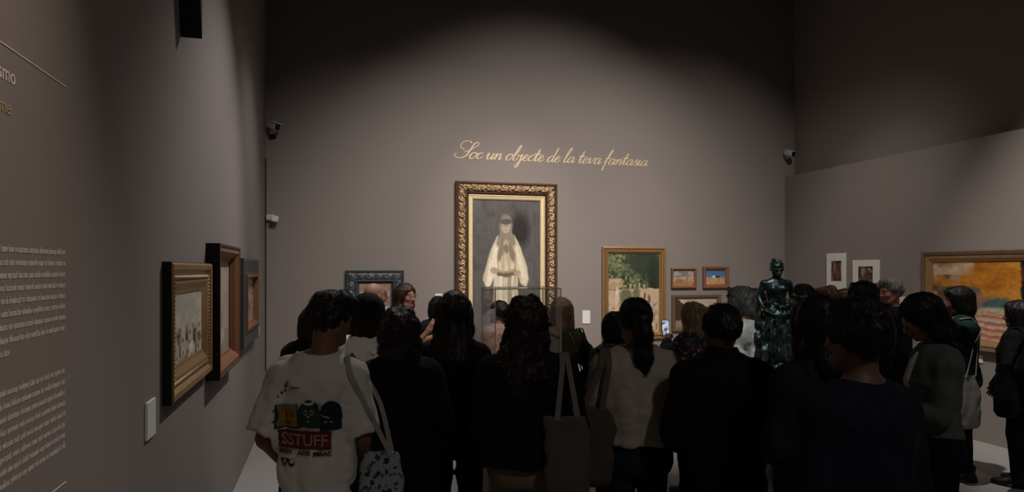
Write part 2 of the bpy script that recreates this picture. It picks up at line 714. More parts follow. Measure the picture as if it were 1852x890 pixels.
class Paint:
    """a small painting surface: brushy colours laid on a grid of points"""
    def __init__(self, w, h, res, base, seed=1, warp=0.01):
        self.w, self.h = w, h
        self.nx, self.ny = max(8, int(w / res)), max(8, int(h / res))
        u, v = np.meshgrid(np.linspace(0, 1, self.nx), np.linspace(0, 1, self.ny), indexing='ij')   # v runs downwards
        self.asp = w / h
        self.u0, self.v0 = u, v
        self.seed = seed
        f = 14
        self.u = u + warp * (vnoise(u * f * self.asp, v * f, 0 * u, seed) - 0.5) * 2 + 0.5 * warp * (vnoise(u * 40 * self.asp, v * 40, 0 * u, seed + 5) - 0.5) * 2
        self.v = v + warp * (vnoise(u * f * self.asp, v * f, 0 * u, seed + 9) - 0.5) * 2 + 0.5 * warp * (vnoise(u * 40 * self.asp, v * 40, 0 * u, seed + 6) - 0.5) * 2
        self.img = np.ones((self.nx, self.ny, 3)) * np.array(lin([int(base[i:i + 2], 16) / 255 for i in (0, 2, 4)]))

    def n(self, fx, fy, seed=0):
        return vnoise(self.u0 * fx, self.v0 * fy, 0 * self.u0, self.seed * 31 + seed)

    def mix(self, mask, col):
        c = np.array(hexc(col)) if isinstance(col, str) else np.array(col)
        m = np.clip(mask, 0, 1)[..., None]
        self.img = self.img * (1 - m) + c * m
        return self

    def ell(self, cx, cy, rx, ry, col, soft=0.15, rot=0.0, op=1.0):
        x, y = (self.u - cx) * self.asp, self.v - cy
        c, s = math.cos(rot), math.sin(rot)
        x, y = x * c + y * s, -x * s + y * c
        d = np.sqrt((x / (rx * self.asp)) ** 2 + (y / ry) ** 2)
        return self.mix((1 - (d - 1) / soft) * op * (d < 1 + soft), col)

    def poly(self, pts, col, op=1.0):
        x, y = self.u, self.v
        ins = np.zeros(x.shape, dtype=bool)
        n = len(pts)
        for i in range(n):
            (x0, y0), (x1, y1) = pts[i], pts[(i + 1) % n]
            if y0 == y1:
                continue
            c = ((y0 > y) != (y1 > y)) & (x < (x1 - x0) * (y - y0) / (y1 - y0) + x0)
            ins ^= c
        return self.mix(ins * op, col)

    def line(self, x0, y0, x1, y1, wd, col, op=1.0):
        x, y = (self.u - x0) * self.asp, self.v - y0
        dx, dy = (x1 - x0) * self.asp, y1 - y0
        t = np.clip((x * dx + y * dy) / (dx * dx + dy * dy), 0, 1)
        d = np.hypot(x - t * dx, y - t * dy)
        return self.mix((d < wd) * op, col)

    def streak(self, fx, fy, amt, seed=0):
        self.img *= (1 + amt * (self.n(fx, fy, seed)[..., None] - 0.5) * 2)
        return self

    def blur(self, n=1):
        for _ in range(n):
            q = np.pad(self.img, ((1, 1), (1, 1), (0, 0)), mode='edge')
            self.img = 0.4 * self.img + 0.15 * (q[:-2, 1:-1] + q[2:, 1:-1] + q[1:-1, :-2] + q[1:-1, 2:])
        return self

    def build(self, name, z, parent, m=None):
        V = np.stack([(self.u0 - 0.5) * self.w, (0.5 - self.v0) * self.h, np.full(self.u0.shape, z)], axis=-1).reshape(-1, 3)
        i, j = np.meshgrid(np.arange(self.nx - 1), np.arange(self.ny - 1), indexing='ij')
        a = (i * self.ny + j).ravel()
        f = np.stack([a, a + 1, a + self.ny + 1, a + self.ny], axis=1)
        return obj(name, mesh_np(name, V, f, True, np.clip(self.img, 0, 1).reshape(-1, 3)), m or M_paint, parent)


M_paint = attr_mat('oil_paint', rough=0.55, bump=0.25, noise=90)
M_print = attr_mat('printed_paper', rough=0.8, bump=0.05)
M_carve = attr_mat('carved_gilding', rough=0.42, metal=0.15, bump=0.3, noise=120, spec=0.5)
M_gold = mat('gilded_moulding', (0.44, 0.26, 0.115), rough=0.38, metal=0.55, noise=30, var=0.3, bump=0.15, spec=0.5)
M_gold_pale = mat('pale_gilded_liner', (0.90, 0.70, 0.42), rough=0.4, metal=0.15, noise=25, var=0.2, bump=0.1, spec=0.5)
M_brown = mat('brown_frame_wood', (0.085, 0.045, 0.026), rough=0.5, noise=14, var=0.4, bump=0.15, scale=(1, 1, 6))
M_wood = mat('reddish_frame_wood', (0.24, 0.105, 0.05), rough=0.5, noise=16, var=0.35, bump=0.12, scale=(4, 4, 1))
M_greyfr = mat('blue_grey_frame_lacquer', (0.055, 0.066, 0.07), rough=0.45, noise=30, var=0.3, bump=0.1)
M_dull = mat('dull_brown_frame', (0.15, 0.10, 0.065), rough=0.6, noise=20, var=0.25, bump=0.1)


def picture(name, wall, p0, p1, z0, z1, label, cat='painting', group=None):
    """p0..p1: left and right end along the wall as the viewer sees it"""
    c = (p0 + p1) / 2
    e = empty(name, mtx=wall_mtx(wall, c, (z0 + z1) / 2))
    tag(e, label, cat, group)
    return e, abs(p1 - p0), z1 - z0


def scroll(s, q, per=0.115, seed=3):
    """acanthus-like carving: curling leaves one after the other with deep gaps"""
    ph = s / per
    i = np.floor(ph)
    x = (ph - i - 0.5) * per
    y = (q - 0.5) * 0.115 * np.where(i % 2 == 0, 1, -1)
    r = np.hypot(x, y)
    a = np.arctan2(y, x)
    g = 0.5 + 0.5 * np.cos(3 * a + r * 95)
    g *= np.clip(1.25 - r / 0.062, 0, 1)
    g = np.maximum(g, 0.8 * np.exp(-((x - 0.018) ** 2 + (y + 0.02) ** 2) / 0.00028))
    g = np.maximum(g, 0.75 * np.exp(-((x + 0.035) ** 2 + (y - 0.028) ** 2) / 0.00035))
    return np.clip(g + 0.35 * (vnoise(s * 75, q * 9, 0 * s, seed) - 0.45), 0, 1)


# ---- large portrait in the carved gold frame
bx0, bx1 = on_back(823, 400)[0], on_back(1005, 400)[0]
bz1 = on_back(914, 331)[2]
bz0 = on_back(914, 664)[2]
e, w, h = picture('framed_picture', 'back', bx0, bx1, bz0, bz1, 'tall painting of a pale robed figure in a wide carved gold frame')
ring_part('outer_moulding', w, h, [(0, 0), (0, 0.075), (0.02, 0.085), (0.034, 0.075), (0.034, 0.05)], M_brown, e)
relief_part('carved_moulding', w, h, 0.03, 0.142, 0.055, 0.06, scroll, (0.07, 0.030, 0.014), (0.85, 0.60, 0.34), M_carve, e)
ring_part('inner_moulding', w, h, [(0.142, 0.05), (0.144, 0.075), (0.152, 0.075), (0.165, 0.045), (0.19, 0.035)], M_brown, e)
ring_part('gilt_liner', w, h, [(0.178, 0.03), (0.18, 0.055), (0.19, 0.06), (0.198, 0.048), (0.225, 0.042), (0.24, 0.03), (0.242, 0.012)], M_gold_pale, e)
pw, ph_ = w - 0.48, h - 0.48
P = Paint(pw, ph_, 0.006, '585553', 11, 0.008)
P.mix(P.n(5, 9, 1) * 0.5, '6b6764').mix((P.n(12, 20, 2) - 0.55) * 1.5, '434140').mix(np.clip((P.v0 - 0.6) * 1.3, 0, 0.6) * P.n(6, 5, 4), '4a3a33')
P.ell(0.7, 0.2, 0.12, 0.1, '2a2a2b', 0.6, op=0.7).ell(0.25, 0.28, 0.15, 0.12, '5a5653', 0.8, op=0.4)
P.v = P.v / 0.79
cream, crm2, crm3 = 'd2c3a8', 'efe5d0', '8f7f68'
P.poly([(0.36, 0.30), (0.62, 0.30), (0.72, 0.42), (0.80, 0.56), (0.83, 0.66), (0.79, 0.72), (0.70, 0.70), (0.66, 0.60), (0.68, 1.4), (0.30, 1.4), (0.31, 0.60), (0.27, 0.72), (0.19, 0.74), (0.15, 0.66), (0.22, 0.50), (0.30, 0.38)], cream)
P.poly([(0.34, 0.36), (0.44, 0.40), (0.34, 0.62), (0.26, 0.72), (0.19, 0.72), (0.24, 0.55)], crm2, 0.8)
P.poly([(0.63, 0.36), (0.68, 0.44), (0.78, 0.58), (0.81, 0.66), (0.76, 0.70), (0.68, 0.55)], crm2, 0.6)
P.poly([(0.36, 0.62), (0.47, 0.62), (0.48, 1.4), (0.33, 1.4)], crm2, 0.7)
P.poly([(0.52, 0.62), (0.58, 0.62), (0.60, 1.4), (0.50, 1.4)], crm3, 0.7)
for k in range(9):
    x = 0.33 + k * 0.042
    P.line(x, 0.45, x + 0.02 * math.sin(k * 2.1), 1.3, 0.0035, crm3 if k % 2 else crm2, 0.6)
P.ell(0.41, 0.44, 0.035, 0.075, '8d7c65', 0.4, 0.15, 0.8).ell(0.57, 0.44, 0.035, 0.08, '8d7c65', 0.4, -0.15, 0.8)
P.poly([(0.46, 0.31), (0.54, 0.31), (0.51, 0.56)], 'b5a68e')
P.ell(0.49, 0.41, 0.03, 0.035, '857761', 0.3)
P.ell(0.49, 0.225, 0.088, 0.095, '8a8278', 0.25)                                  # veil over the hair
P.ell(0.43, 0.32, 0.05, 0.07, '8f8474', 0.4, 0.3).ell(0.56, 0.32, 0.05, 0.07, '8f8474', 0.4, -0.3)
P.ell(0.49, 0.232, 0.062, 0.056, 'b9a896', 0.15)                                 # face
P.ell(0.49, 0.180, 0.075, 0.022, '5c5650', 0.4)                                   # head band
P.line(0.455, 0.222, 0.475, 0.222, 0.004, '403833', 0.8).line(0.505, 0.222, 0.525, 0.222, 0.004, '403833', 0.8).line(0.475, 0.262, 0.505, 0.262, 0.003, '6b4b42', 0.8)
P.poly([(0.34, 0.59), (0.49, 0.605), (0.63, 0.58), (0.64, 0.635), (0.50, 0.655), (0.36, 0.64)], '6f6454')          # open book
P.poly([(0.35, 0.585), (0.49, 0.60), (0.49, 0.62), (0.36, 0.61)], 'b0a184').poly([(0.50, 0.60), (0.62, 0.575), (0.62, 0.60), (0.50, 0.62)], 'a79878')
P.ell(0.31, 0.595, 0.055, 0.022, 'b3a08a', 0.2, 0.5).ell(0.66, 0.615, 0.05, 0.022, 'b3a08a', 0.2, -0.5)            # hands
P.blur(2).streak(60, 14, 0.10, 7).streak(120, 90, 0.10, 17)
P.build('canvas', 0.016, e)

# ---- dark carved frame behind the guide
x0, x1 = on_back(625, 500)[0], on_back(730, 500)[0]
e, w, h = picture('framed_picture', 'back', x0, x1, on_back(677, 592)[2], on_back(677, 489)[2], 'small interior painting in a wide dark blue-grey carved frame')
ring_part('outer_moulding', w, h, [(0, 0), (0, 0.05), (0.012, 0.062), (0.03, 0.05)], M_greyfr, e)
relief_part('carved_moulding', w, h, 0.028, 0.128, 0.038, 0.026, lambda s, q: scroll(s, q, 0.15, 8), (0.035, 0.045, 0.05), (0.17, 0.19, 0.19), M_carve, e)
ring_part('inner_moulding', w, h, [(0.125, 0.035), (0.128, 0.06), (0.142, 0.062), (0.15, 0.03), (0.175, 0.022)], M_greyfr, e)
P = Paint(w - 0.34, h - 0.34, 0.006, '8b7668', 21, 0.02)
P.mix((P.v0 < 0.3) * 0.7, 'a5816a').poly([(0.05, 0.3), (0.95, 0.25), (0.95, 0.45), (0.05, 0.5)], 'c0a68f').ell(0.82, 0.42, 0.07, 0.16, '6f4638', 0.3)
P.ell(0.45, 0.6, 0.12, 0.3, '4e3b34', 0.3).poly([(0.75, 0.75), (0.97, 0.75), (0.97, 0.97), (0.75, 0.97)], 'd8d2c8').streak(30, 30, 0.25, 3)
P.build('canvas', 0.02, e)

# ---- garden scene in gilt frame
x0, x1 = on_back(1088, 500)[0], on_back(1202, 500)[0]
e, w, h = picture('framed_picture', 'back', x0, x1, on_back(1145, 613)[2], on_back(1145, 447)[2], 'sunlit garden terrace painting with dark trees in a plain gilt frame')
ring_part('outer_moulding', w, h, [(0, 0), (0, 0.045), (0.012, 0.05), (0.03, 0.045), (0.036, 0.03)], M_gold, e)
ring_part('inner_moulding', w, h, [(0.036, 0.03), (0.05, 0.055), (0.075, 0.05), (0.085, 0.03), (0.1, 0.022), (0.102, 0.008)], M_gold_pale if False else M_gold, e)
P = Paint(w - 0.2, h - 0.2, 0.006, '465038', 31, 0.012)
P.mix((P.n(9, 12, 1) - 0.35) * 2.0, '76805c').mix((P.n(26, 34, 2) - 0.55) * 3.0, '9a9c78').mix((P.n(30, 40, 3) - 0.62) * 4.0, '23291d')
P.ell(0.75, 0.12, 0.3, 0.14, '3a4536', 0.6, op=0.9).ell(0.9, 0.3, 0.12, 0.2, '323a30', 0.6, op=0.9)
P.poly([(-0.02, 0.33), (0.25, 0.31), (0.3, 0.42), (-0.02, 0.46)], 'b39a77').ell(0.12, 0.34, 0.08, 0.025, 'c5ad8d', 0.3)
P.poly([(-0.02, 0.47), (0.3, 0.44), (1.02, 0.44), (1.02, 1.02), (-0.02, 1.02)], 'c8ae90')
P.mix((P.v0 > 0.46) * (P.n(8, 14, 6) - 0.4) * 2, 'c6ae93').mix((P.v0 > 0.62) * (P.n(20, 26, 8) - 0.55) * 2.5, '917a62')
for k in range(6):
    P.poly([(0.41 + k * 0.09, 0.38), (0.45 + k * 0.09, 0.38), (0.44 + k * 0.09, 0.45), (0.42 + k * 0.09, 0.45)], 'cdb694', 0.9 if k != 4 else 0.0)
P.ell(0.34, 0.56, 0.10, 0.10, '6d6f52', 0.6, op=0.9).ell(0.55, 0.52, 0.06, 0.09, '77724f', 0.6, op=0.8).ell(0.17, 0.53, 0.035, 0.09, 'd8c8b0', 0.3)
P.poly([(0.84, 0.35), (0.95, 0.35), (0.95, 0.44), (0.84, 0.44)], '2c2a22').ell(0.8, 0.58, 0.02, 0.06, '6c5a44', 0.3).ell(0.72, 0.54, 0.015, 0.05, '5d4c3a', 0.3)
P.blur(1).streak(50, 50, 0.2, 9)
P.build('canvas', 0.014, e)

# ---- two small oil sketches and the wide one below
def sketch(pl, pr, yt, yb, label, wd, m, painter):
    xm = (pl + pr) / 2
    e, w, h = picture('framed_picture', 'back', on_back(pl, 500)[0], on_back(pr, 500)[0], on_back(xm, yb)[2], on_back(xm, yt)[2], label)
    ring_part('frame', w, h, [(0, 0), (0, 0.04), (0.01, 0.045), (wd * 0.6, 0.04), (wd, 0.02), (wd + 0.002, 0.006)], m, e)
    P = Paint(w - 2 * wd, h - 2 * wd, 0.005, 'b08c6c', len(label), 0.02)
    painter(P)
    P.build('canvas', 0.01, e)


def p_beach(P):
    P.mix((P.v0 < 0.42) * 1.0, 'a8a09c').mix((P.v0 < 0.42) * (P.n(6, 8, 1) - 0.4) * 3, '7c7a80').mix((P.v0 > 0.42) * (P.n(12, 10, 2) - 0.4) * 2, 'c8a686')
    P.ell(0.3, 0.7, 0.18, 0.12, '8b7a4e', 0.5, op=0.8).line(0.70, 0.45, 0.70, 0.75, 0.02, '5f4434').mix((P.v0 > 0.75) * 0.5, 'a56a4e').streak(30, 20, 0.2)


def p_blue(P):
    P.mix((P.v0 < 0.52) * 1.0, '3f6fa0').mix((P.v0 < 0.52) * P.v0 * 0.8, '7fa0bf').mix((P.v0 > 0.52) * 1.0, 'c09468').mix((P.v0 > 0.55) * (P.n(14, 8, 2) - 0.4) * 2, 'd3ac80')
    P.ell(0.45, 0.46, 0.1, 0.08, 'e6e4de', 0.2).ell(0.62, 0.46, 0.12, 0.07, '3b4632', 0.3).line(0.66, 0.6, 0.66, 0.75, 0.025, '8c5f3c').line(0.93, 0.6, 0.93, 0.74, 0.02, '2a1c16')


def p_wide(P):
    P.mix(np.ones_like(P.u0), 'b7a793').mix((P.n(5, 4, 2) - 0.4) * 1.5, 'c9bba6')
    P.poly([(-0.02, 0.02), (0.1, 0.05), (0.24, 0.28), (0.22, 0.8), (-0.02, 0.8)], '4a3128').ell(0.76, 0.42, 0.05, 0.12, '3c332e', 0.3).ell(0.3, 0.35, 0.05, 0.12, 'ddd5c8', 0.4)
    P.mix((P.v0 > 0.75) * 0.8, '8a7058').streak(30, 20, 0.2)


sketch(1213, 1258, 485, 521, 'small sketch of a pale beach under grey sky, thin reddish frame', 0.035, M_wood, p_beach)
sketch(1270, 1316, 482, 521, 'small sketch of a blue sky over sand, wide brown frame', 0.055, M_wood, p_blue)
sketch(1214, 1302, 533, 598, 'wide pale painting in a dull brown frame below the two small sketches', 0.06, M_dull, p_wide)

# ---- left wall: three pictures
def face(pl, pr, x):
    return on_side(pl, 500, x)[1], on_side(pr, 500, x)[1]


a0, a1 = face(311, 383, XL + 0.045)
e, w, h = picture('framed_picture', 'left', a0, a1, 1.225, 1.938, 'pale landscape in a deep gilded beaded frame, nearest on the side wall')
ring_part('shade_black_side', w, h, [(0, 0), (0.0, 0.040), (0.004, 0.043)], M_black, e)  # gilded frame's edge coloured black to stand in for its shaded side
ring_part('outer_moulding', w, h, [(0.004, 0.043), (0.015, 0.052), (0.04, 0.048), (0.06, 0.030), (0.075, 0.030)], M_gold, e)
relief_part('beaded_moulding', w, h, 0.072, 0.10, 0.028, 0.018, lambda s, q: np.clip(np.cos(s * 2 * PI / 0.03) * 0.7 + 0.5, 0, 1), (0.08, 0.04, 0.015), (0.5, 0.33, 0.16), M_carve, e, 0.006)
ring_part('inner_moulding', w, h, [(0.098, 0.022), (0.1, 0.038), (0.115, 0.036), (0.15, 0.020), (0.17, 0.016), (0.172, 0.008)], M_gold, e)
P = Paint(w - 0.34, h - 0.34, 0.006, 'c0b6a0', 41, 0.02)
P.mix((P.v0 < 0.45) * (1 - P.v0) * 0.6, 'a8b0ac').mix((P.n(6, 6, 2) - 0.4) * 1.3, 'd6ccb6').mix((P.v0 > 0.5) * (P.n(9, 14, 3) - 0.4) * 2.2, '8d8060')
P.mix((P.v0 > 0.6) * (P.n(22, 10, 4) - 0.55) * 4, '4f4634').ell(0.6, 0.85, 0.08, 0.07, 'e8dfce', 0.5).streak(30, 30, 0.15)
P.build('canvas', 0.012, e)

a0, a1 = face(393, 433, XL + 0.08)
e, w, h = picture('framed_picture', 'left', a0 + 0.06, a1, 1.152, 2.075, 'faded pale painting in a brown box frame between two others on the side wall')
ring_part('shade_black_side', w, h, [(0, 0), (0, 0.085), (0.004, 0.088)], M_black, e)  # black edge again imitates shade on the side turned from the spots
ring_part('outer_moulding', w, h, [(0.004, 0.088), (0.012, 0.09), (0.03, 0.08)], M_brown, e)
ring_part('inner_moulding', w, h, [(0.03, 0.08), (0.05, 0.085), (0.085, 0.055), (0.10, 0.03), (0.115, 0.028), (0.117, 0.01)], M_wood, e)
P = Paint(w - 0.23, h - 0.23, 0.008, 'a8988a', 43, 0.02)
P.mix((P.n(4, 5, 2) - 0.3) * 1.2, 'b8aa9a').mix((P.v0 > 0.75) * 0.5, '8f7d6c').ell(0.4, 0.8, 0.25, 0.08, 'c4b8a8', 0.6).streak(20, 30, 0.12)
P.build('canvas', 0.014, e)

a0, a1 = face(441, 470, XL + 0.05)
e, w, h = picture('framed_picture', 'left', a0, a1 - 0.15, 1.175, 2.0, 'picture in a wide dark slate frame, farthest on the side wall')
ring_part('outer_moulding', w, h, [(0, 0), (0, 0.05), (0.02, 0.055), (0.12, 0.045), (0.15, 0.05)], M_greyfr, e)
ring_part('inner_moulding', w, h, [(0.15, 0.04), (0.152, 0.07), (0.175, 0.07), (0.19, 0.03), (0.2, 0.012)], M_wood, e)
P = Paint(w - 0.39, h - 0.39, 0.008, 'a99a8c', 45, 0.02)
P.mix((P.n(6, 4, 2) - 0.4) * 2, 'c3b7aa').mix((P.n(8, 12, 3) - 0.55) * 3, '7a5548').streak(20, 20, 0.15)
P.build('canvas', 0.014, e)

# ---- right wall: two mounted photographs, the large painting
def mounted(pl, pr, yt, yb, il, ir, it, ib, label, cols):
    q0, q1 = on_side(pl, yt, XR), on_side(pr, yt, XR)
    zb = on_side(pl, yb, XR)[2]
    e, w, h = picture('mounted_photograph', 'right', q0[1], q1[1], zb, q0[2], label, 'photograph')
    MB().box((-w / 2, -h / 2, 0), (w / 2, h / 2, 0.022), 0.003).build('white_mount', M_white, e)
    fx = lambda p: (abs(on_side(p, 500, XR)[1] - q0[1])) - w / 2
    fz = lambda y: on_side((pl + pr) / 2, y, XR)[2] - (zb + q0[2]) / 2
    iw, ih = fx(ir) - fx(il), fz(it) - fz(ib)
    P = Paint(iw, ih, 0.006, cols[0], len(label), 0.02)
    P.mix((P.n(3, 5, 1) - 0.35) * 2.0, cols[1]).mix((P.n(6, 6, 2) - 0.6) * 4, cols[2])
    P.ell(0.35, 0.35, 0.13, 0.25, cols[2], 0.6, op=0.7).ell(0.6, 0.65, 0.2, 0.3, cols[1], 0.6, op=0.7)
    o = P.build('print', 0.0245, e, M_print)
    o.location = ((fx(il) + fx(ir)) / 2, (fz(it) + fz(ib)) / 2, 0)


mounted(1497, 1531, 459, 526, 1506, 1524, 472, 508, 'tall white mount with a narrow dark photograph on the right wall', ('2a1d16', '6b4c3a', '8c6f5c'))
mounted(1544, 1592, 471, 520, 1555, 1581, 482, 511, 'squarish white mount with a dark photograph on the right wall', ('2a1f18', '5e4433', 'a08672'))

q0 = on_side(1673, 455, XR)
zb = on_side(1757, 633, XR)[2]
e, w, h = picture('framed_picture', 'right', q0[1], on_side(2010, 500, XR)[1], zb, q0[2], 'large orange crowd scene in a wide brown and gold frame on the right wall')
ring_part('outer_moulding', w, h, [(0, 0), (0, 0.06), (0.015, 0.07), (0.05, 0.06), (0.058, 0.04)], M_dull, e)
ring_part('inner_moulding', w, h, [(0.058, 0.04), (0.062, 0.06), (0.09, 0.05), (0.11, 0.03), (0.125, 0.025), (0.127, 0.01)], M_gold, e)
P = Paint(w - 0.25, h - 0.25, 0.007, 'b8741f', 51, 0.009)
P.mix((P.n(5, 5, 1) - 0.3) * 1.3, 'c98d3a').mix((P.n(9, 9, 2) - 0.55) * 2, 'a35f16')
P.mix((P.u0 < 0.2) * (P.n(14, 10, 3) - 0.25) * 2, 'a5896c').mix((P.u0 < 0.14) * (P.n(18, 14, 4) - 0.5) * 4, '5a4435')
P.mix((P.v0 < 0.18) * (P.u0 < 0.3) * (P.n(12, 8, 9) - 0.2) * 2, 'bda488')
P.mix((P.v0 > 0.48) * (P.u0 < 0.4) * (P.n(16, 12, 5) - 0.3) * 3, '6b5240').mix((P.v0 > 0.55) * 0.9, '4a382c')
P.mix((P.v0 > 0.5) * (P.n(20, 20, 6) - 0.55) * 4, '9a6a48')
P.ell(0.30, 0.42, 0.045, 0.09, '57584e', 0.3).ell(0.34, 0.5, 0.045, 0.08, 'a06a48', 0.3).ell(0.28, 0.52, 0.05, 0.08, '7a6a54', 0.3)
P.ell(0.46, 0.62, 0.10, 0.14, '44605a', 0.4).ell(0.44, 0.70, 0.13, 0.10, 'b5a893', 0.4)
P.ell(0.40, 0.82, 0.17, 0.16, 'b8846a', 0.3).ell(0.45, 0.93, 0.19, 0.12, 'b87658', 0.3)
for k in range(16):
    P.line(0.26 + 0.02 * (k % 3), 0.66 + k * 0.02, 0.58 - 0.015 * (k % 4), 0.69 + k * 0.021, 0.008, ('c9b8a2', '8c4a34', 'c48c70', 'd2c2ae')[k % 4], 0.75)
P.poly([(0.60, -0.02), (1.02, -0.02), (1.02, 0.55), (0.63, 0.6), (0.60, 0.4)], '1e1512').mix((P.u0 > 0.6) * (P.v0 < 0.5) * (P.n(14, 10, 8) - 0.55) * 3, '5a2a20')
P.ell(0.655, 0.22, 0.018, 0.05, 'b08a74', 0.3).poly([(0.61, 0.3), (0.72, 0.28), (0.76, 0.9), (0.6, 0.9)], '17181c').poly([(0.67, 0.36), (0.70, 0.36), (0.69, 0.62), (0.675, 0.62)], '8c93a0')
P.ell(0.74, 0.36, 0.018, 0.05, '8d7a70', 0.4)
P.blur(2).streak(50, 40, 0.2, 12)
P.build('canvas', 0.014, e)

# ---- small white caption cards
def caption(wall, a, z, w, h, label):
    e = empty('caption_card', mtx=wall_mtx(wall, a, z))
    tag(e, label, 'caption card')
    MB().box((-w / 2, -h / 2, 0), (w / 2, h / 2, 0.012), 0.002).build('card', M_white, e)


q = on_side(269.5, 500, XL)
caption('left', q[1], 1.215, 0.15, 0.17, 'white caption card low on the side wall beside the gilded frame')
q = on_side(464.5, 601, XL)
caption('left', q[1] + 0.1, q[2], 0.14, 0.09, 'tiny white caption card by the slate frame on the side wall')
q = on_back(795, 537)
caption('back', q[0], q[2], 0.12, 0.085, 'white caption card between dark carved frame and tall portrait')
q = on_back(1060, 573.5)
caption('back', q[0], q[2], 0.12, 0.19, 'upright white caption card right of the tall portrait')
q = on_side(1636, 544, XR)
caption('right', q[1], q[2], 0.13, 0.1, 'white caption card on the right wall behind the grey-haired man')
q = on_side(1766, 648, XR)
caption('right', q[1], q[2], 0.16, 0.09, 'white caption card below the large orange painting')

# ================================================================== WALL LETTERING
GL = {
    'o': (0.82, [[(0.55, 0.95), (0.22, 0.9), (0.02, 0.5), (0.14, 0.06), (0.42, 0.03), (0.66, 0.4), (0.6, 0.85), (0.46, 0.95), (0.7, 0.82), (0.86, 0.84)]]),
    'c': (0.70, [[(0.6, 0.8), (0.44, 0.97), (0.15, 0.8), (0.03, 0.4), (0.2, 0.04), (0.5, 0.1), (0.76, 0.42)]]),
    'u': (0.95, [[(-0.08, 0.55), (0.12, 0.98), (0.1, 0.3), (0.2, 0.03), (0.45, 0.15), (0.62, 0.6), (0.66, 0.98)], [(0.66, 0.98), (0.63, 0.3), (0.72, 0.03), (0.95, 0.4)]]),
    'n': (0.90, [[(-0.08, 0.6), (0.1, 0.95), (0.14, 0.6), (0.08, 0)], [(0.1, 0.3), (0.35, 0.85), (0.53, 0.95), (0.62, 0.7), (0.58, 0.2), (0.68, 0.03), (0.88, 0.35)]]),
    'b': (0.78, [[(0.0, 0.5), (0.33, 1.4), (0.38, 2.0), (0.24, 2.05), (0.1, 1.3), (0.06, 0.3), (0.25, 0.02), (0.5, 0.15), (0.58, 0.6), (0.45, 0.9), (0.6, 0.8), (0.8, 0.85)]]),
    'j': (0.45, [[(0.0, 0.6), (0.18, 1.0), (0.2, 0), (0.18, -0.8), (0.0, -1.05), (-0.12, -0.75), (0.2, -0.1), (0.48, 0.35)], [(0.18, 1.42), (0.21, 1.46)]]),
    'e': (0.66, [[(-0.02, 0.35), (0.4, 0.6), (0.45, 0.88), (0.25, 0.97), (0.05, 0.5), (0.15, 0.05), (0.4, 0.05), (0.7, 0.42)]]),
    't': (0.55, [[(0.0, 0.4), (0.22, 1.75), (0.14, 0.4), (0.25, 0.03), (0.55, 0.4)], [(-0.16, 1.12), (0.5, 1.16)]]),
    'd': (0.90, [[(0.6, 0.85), (0.35, 0.97), (0.05, 0.6), (0.08, 0.1), (0.3, 0.05), (0.55, 0.5), (0.7, 2.0)], [(0.7, 2.0), (0.6, 0.4), (0.72, 0.03), (0.93, 0.4)]]),
    'l': (0.50, [[(0.0, 0.4), (0.33, 1.4), (0.38, 2.0), (0.24, 2.05), (0.1, 1.2), (0.1, 0.2), (0.25, 0.02), (0.52, 0.4)]]),
    'a': (0.90, [[(0.6, 0.85), (0.35, 0.97), (0.05, 0.6), (0.08, 0.1), (0.3, 0.05), (0.55, 0.5), (0.63, 0.95)], [(0.63, 0.95), (0.6, 0.3), (0.7, 0.03), (0.93, 0.42)]]),
    'v': (0.82, [[(-0.08, 0.55), (0.12, 0.98), (0.2, 0.4), (0.25, 0.03), (0.5, 0.3), (0.62, 0.95), (0.84, 0.84)]]),
    'f': (0.52, [[(-0.1, 0.3), (0.2, 1.1), (0.42, 1.95), (0.3, 2.1), (0.16, 1.4), (0.1, 0), (0.08, -1.0)], [(-0.1, 0.95), (0.5, 1.02)]]),
    's': (0.58, [[(-0.05, 0.3), (0.28, 1.05), (0.3, 0.7), (0.45, 0.3), (0.3, 0.03), (0.05, 0.1)], [(0.3, 0.04), (0.58, 0.4)]]),
    'i': (0.46, [[(-0.05, 0.5), (0.12, 0.98), (0.1, 0.3), (0.2, 0.03), (0.46, 0.42)], [(0.12, 1.42), (0.15, 1.46)]]),
    'S': (2.15, [[(1.6, 1.36), (1.1, 1.56), (1.0, 2.06), (1.6, 2.6), (2.4, 2.64), (2.7, 2.36)],
                 [(1.5, 0.96), (2.5, 1.36), (3.6, 2.06), (3.8, 2.4), (3.5, 2.52), (3.0, 2.16), (2.4, 1.26), (1.8, 0.46), (0.9, 0.04), (0.14, 0.2), (0.02, 0.56), (0.4, 0.72)]]),
}


def cursive(text, width, slant=0.5, stretch=1.32):
    x = 0.0
    strokes = []
    for i, ch in enumerate(text):
        if ch == ' ':
            x += 0.62
            continue
        adv, ss = GL[ch]
        for s in ss:
            if ch == 'S':
                strokes.append((i, [(x + p, q) for p, q in s]))
            else:
                ys = [q if q < 1.2 else 1 + (q - 1) * 1.25 for _, q in s]
                strokes.append((i, [(x + p[0] * stretch + slant * y, y) for p, y in zip(s, ys)]))
        x += adv if ch == 'S' else adv * stretch
    xs = [p[0] for _, s in strokes for p in s]
    k = width / (max(xs) - min(xs))
    m0 = min(xs)
    return [(i, [((p[0] - m0) * k, p[1] * k) for p in s]) for i, s in strokes], k


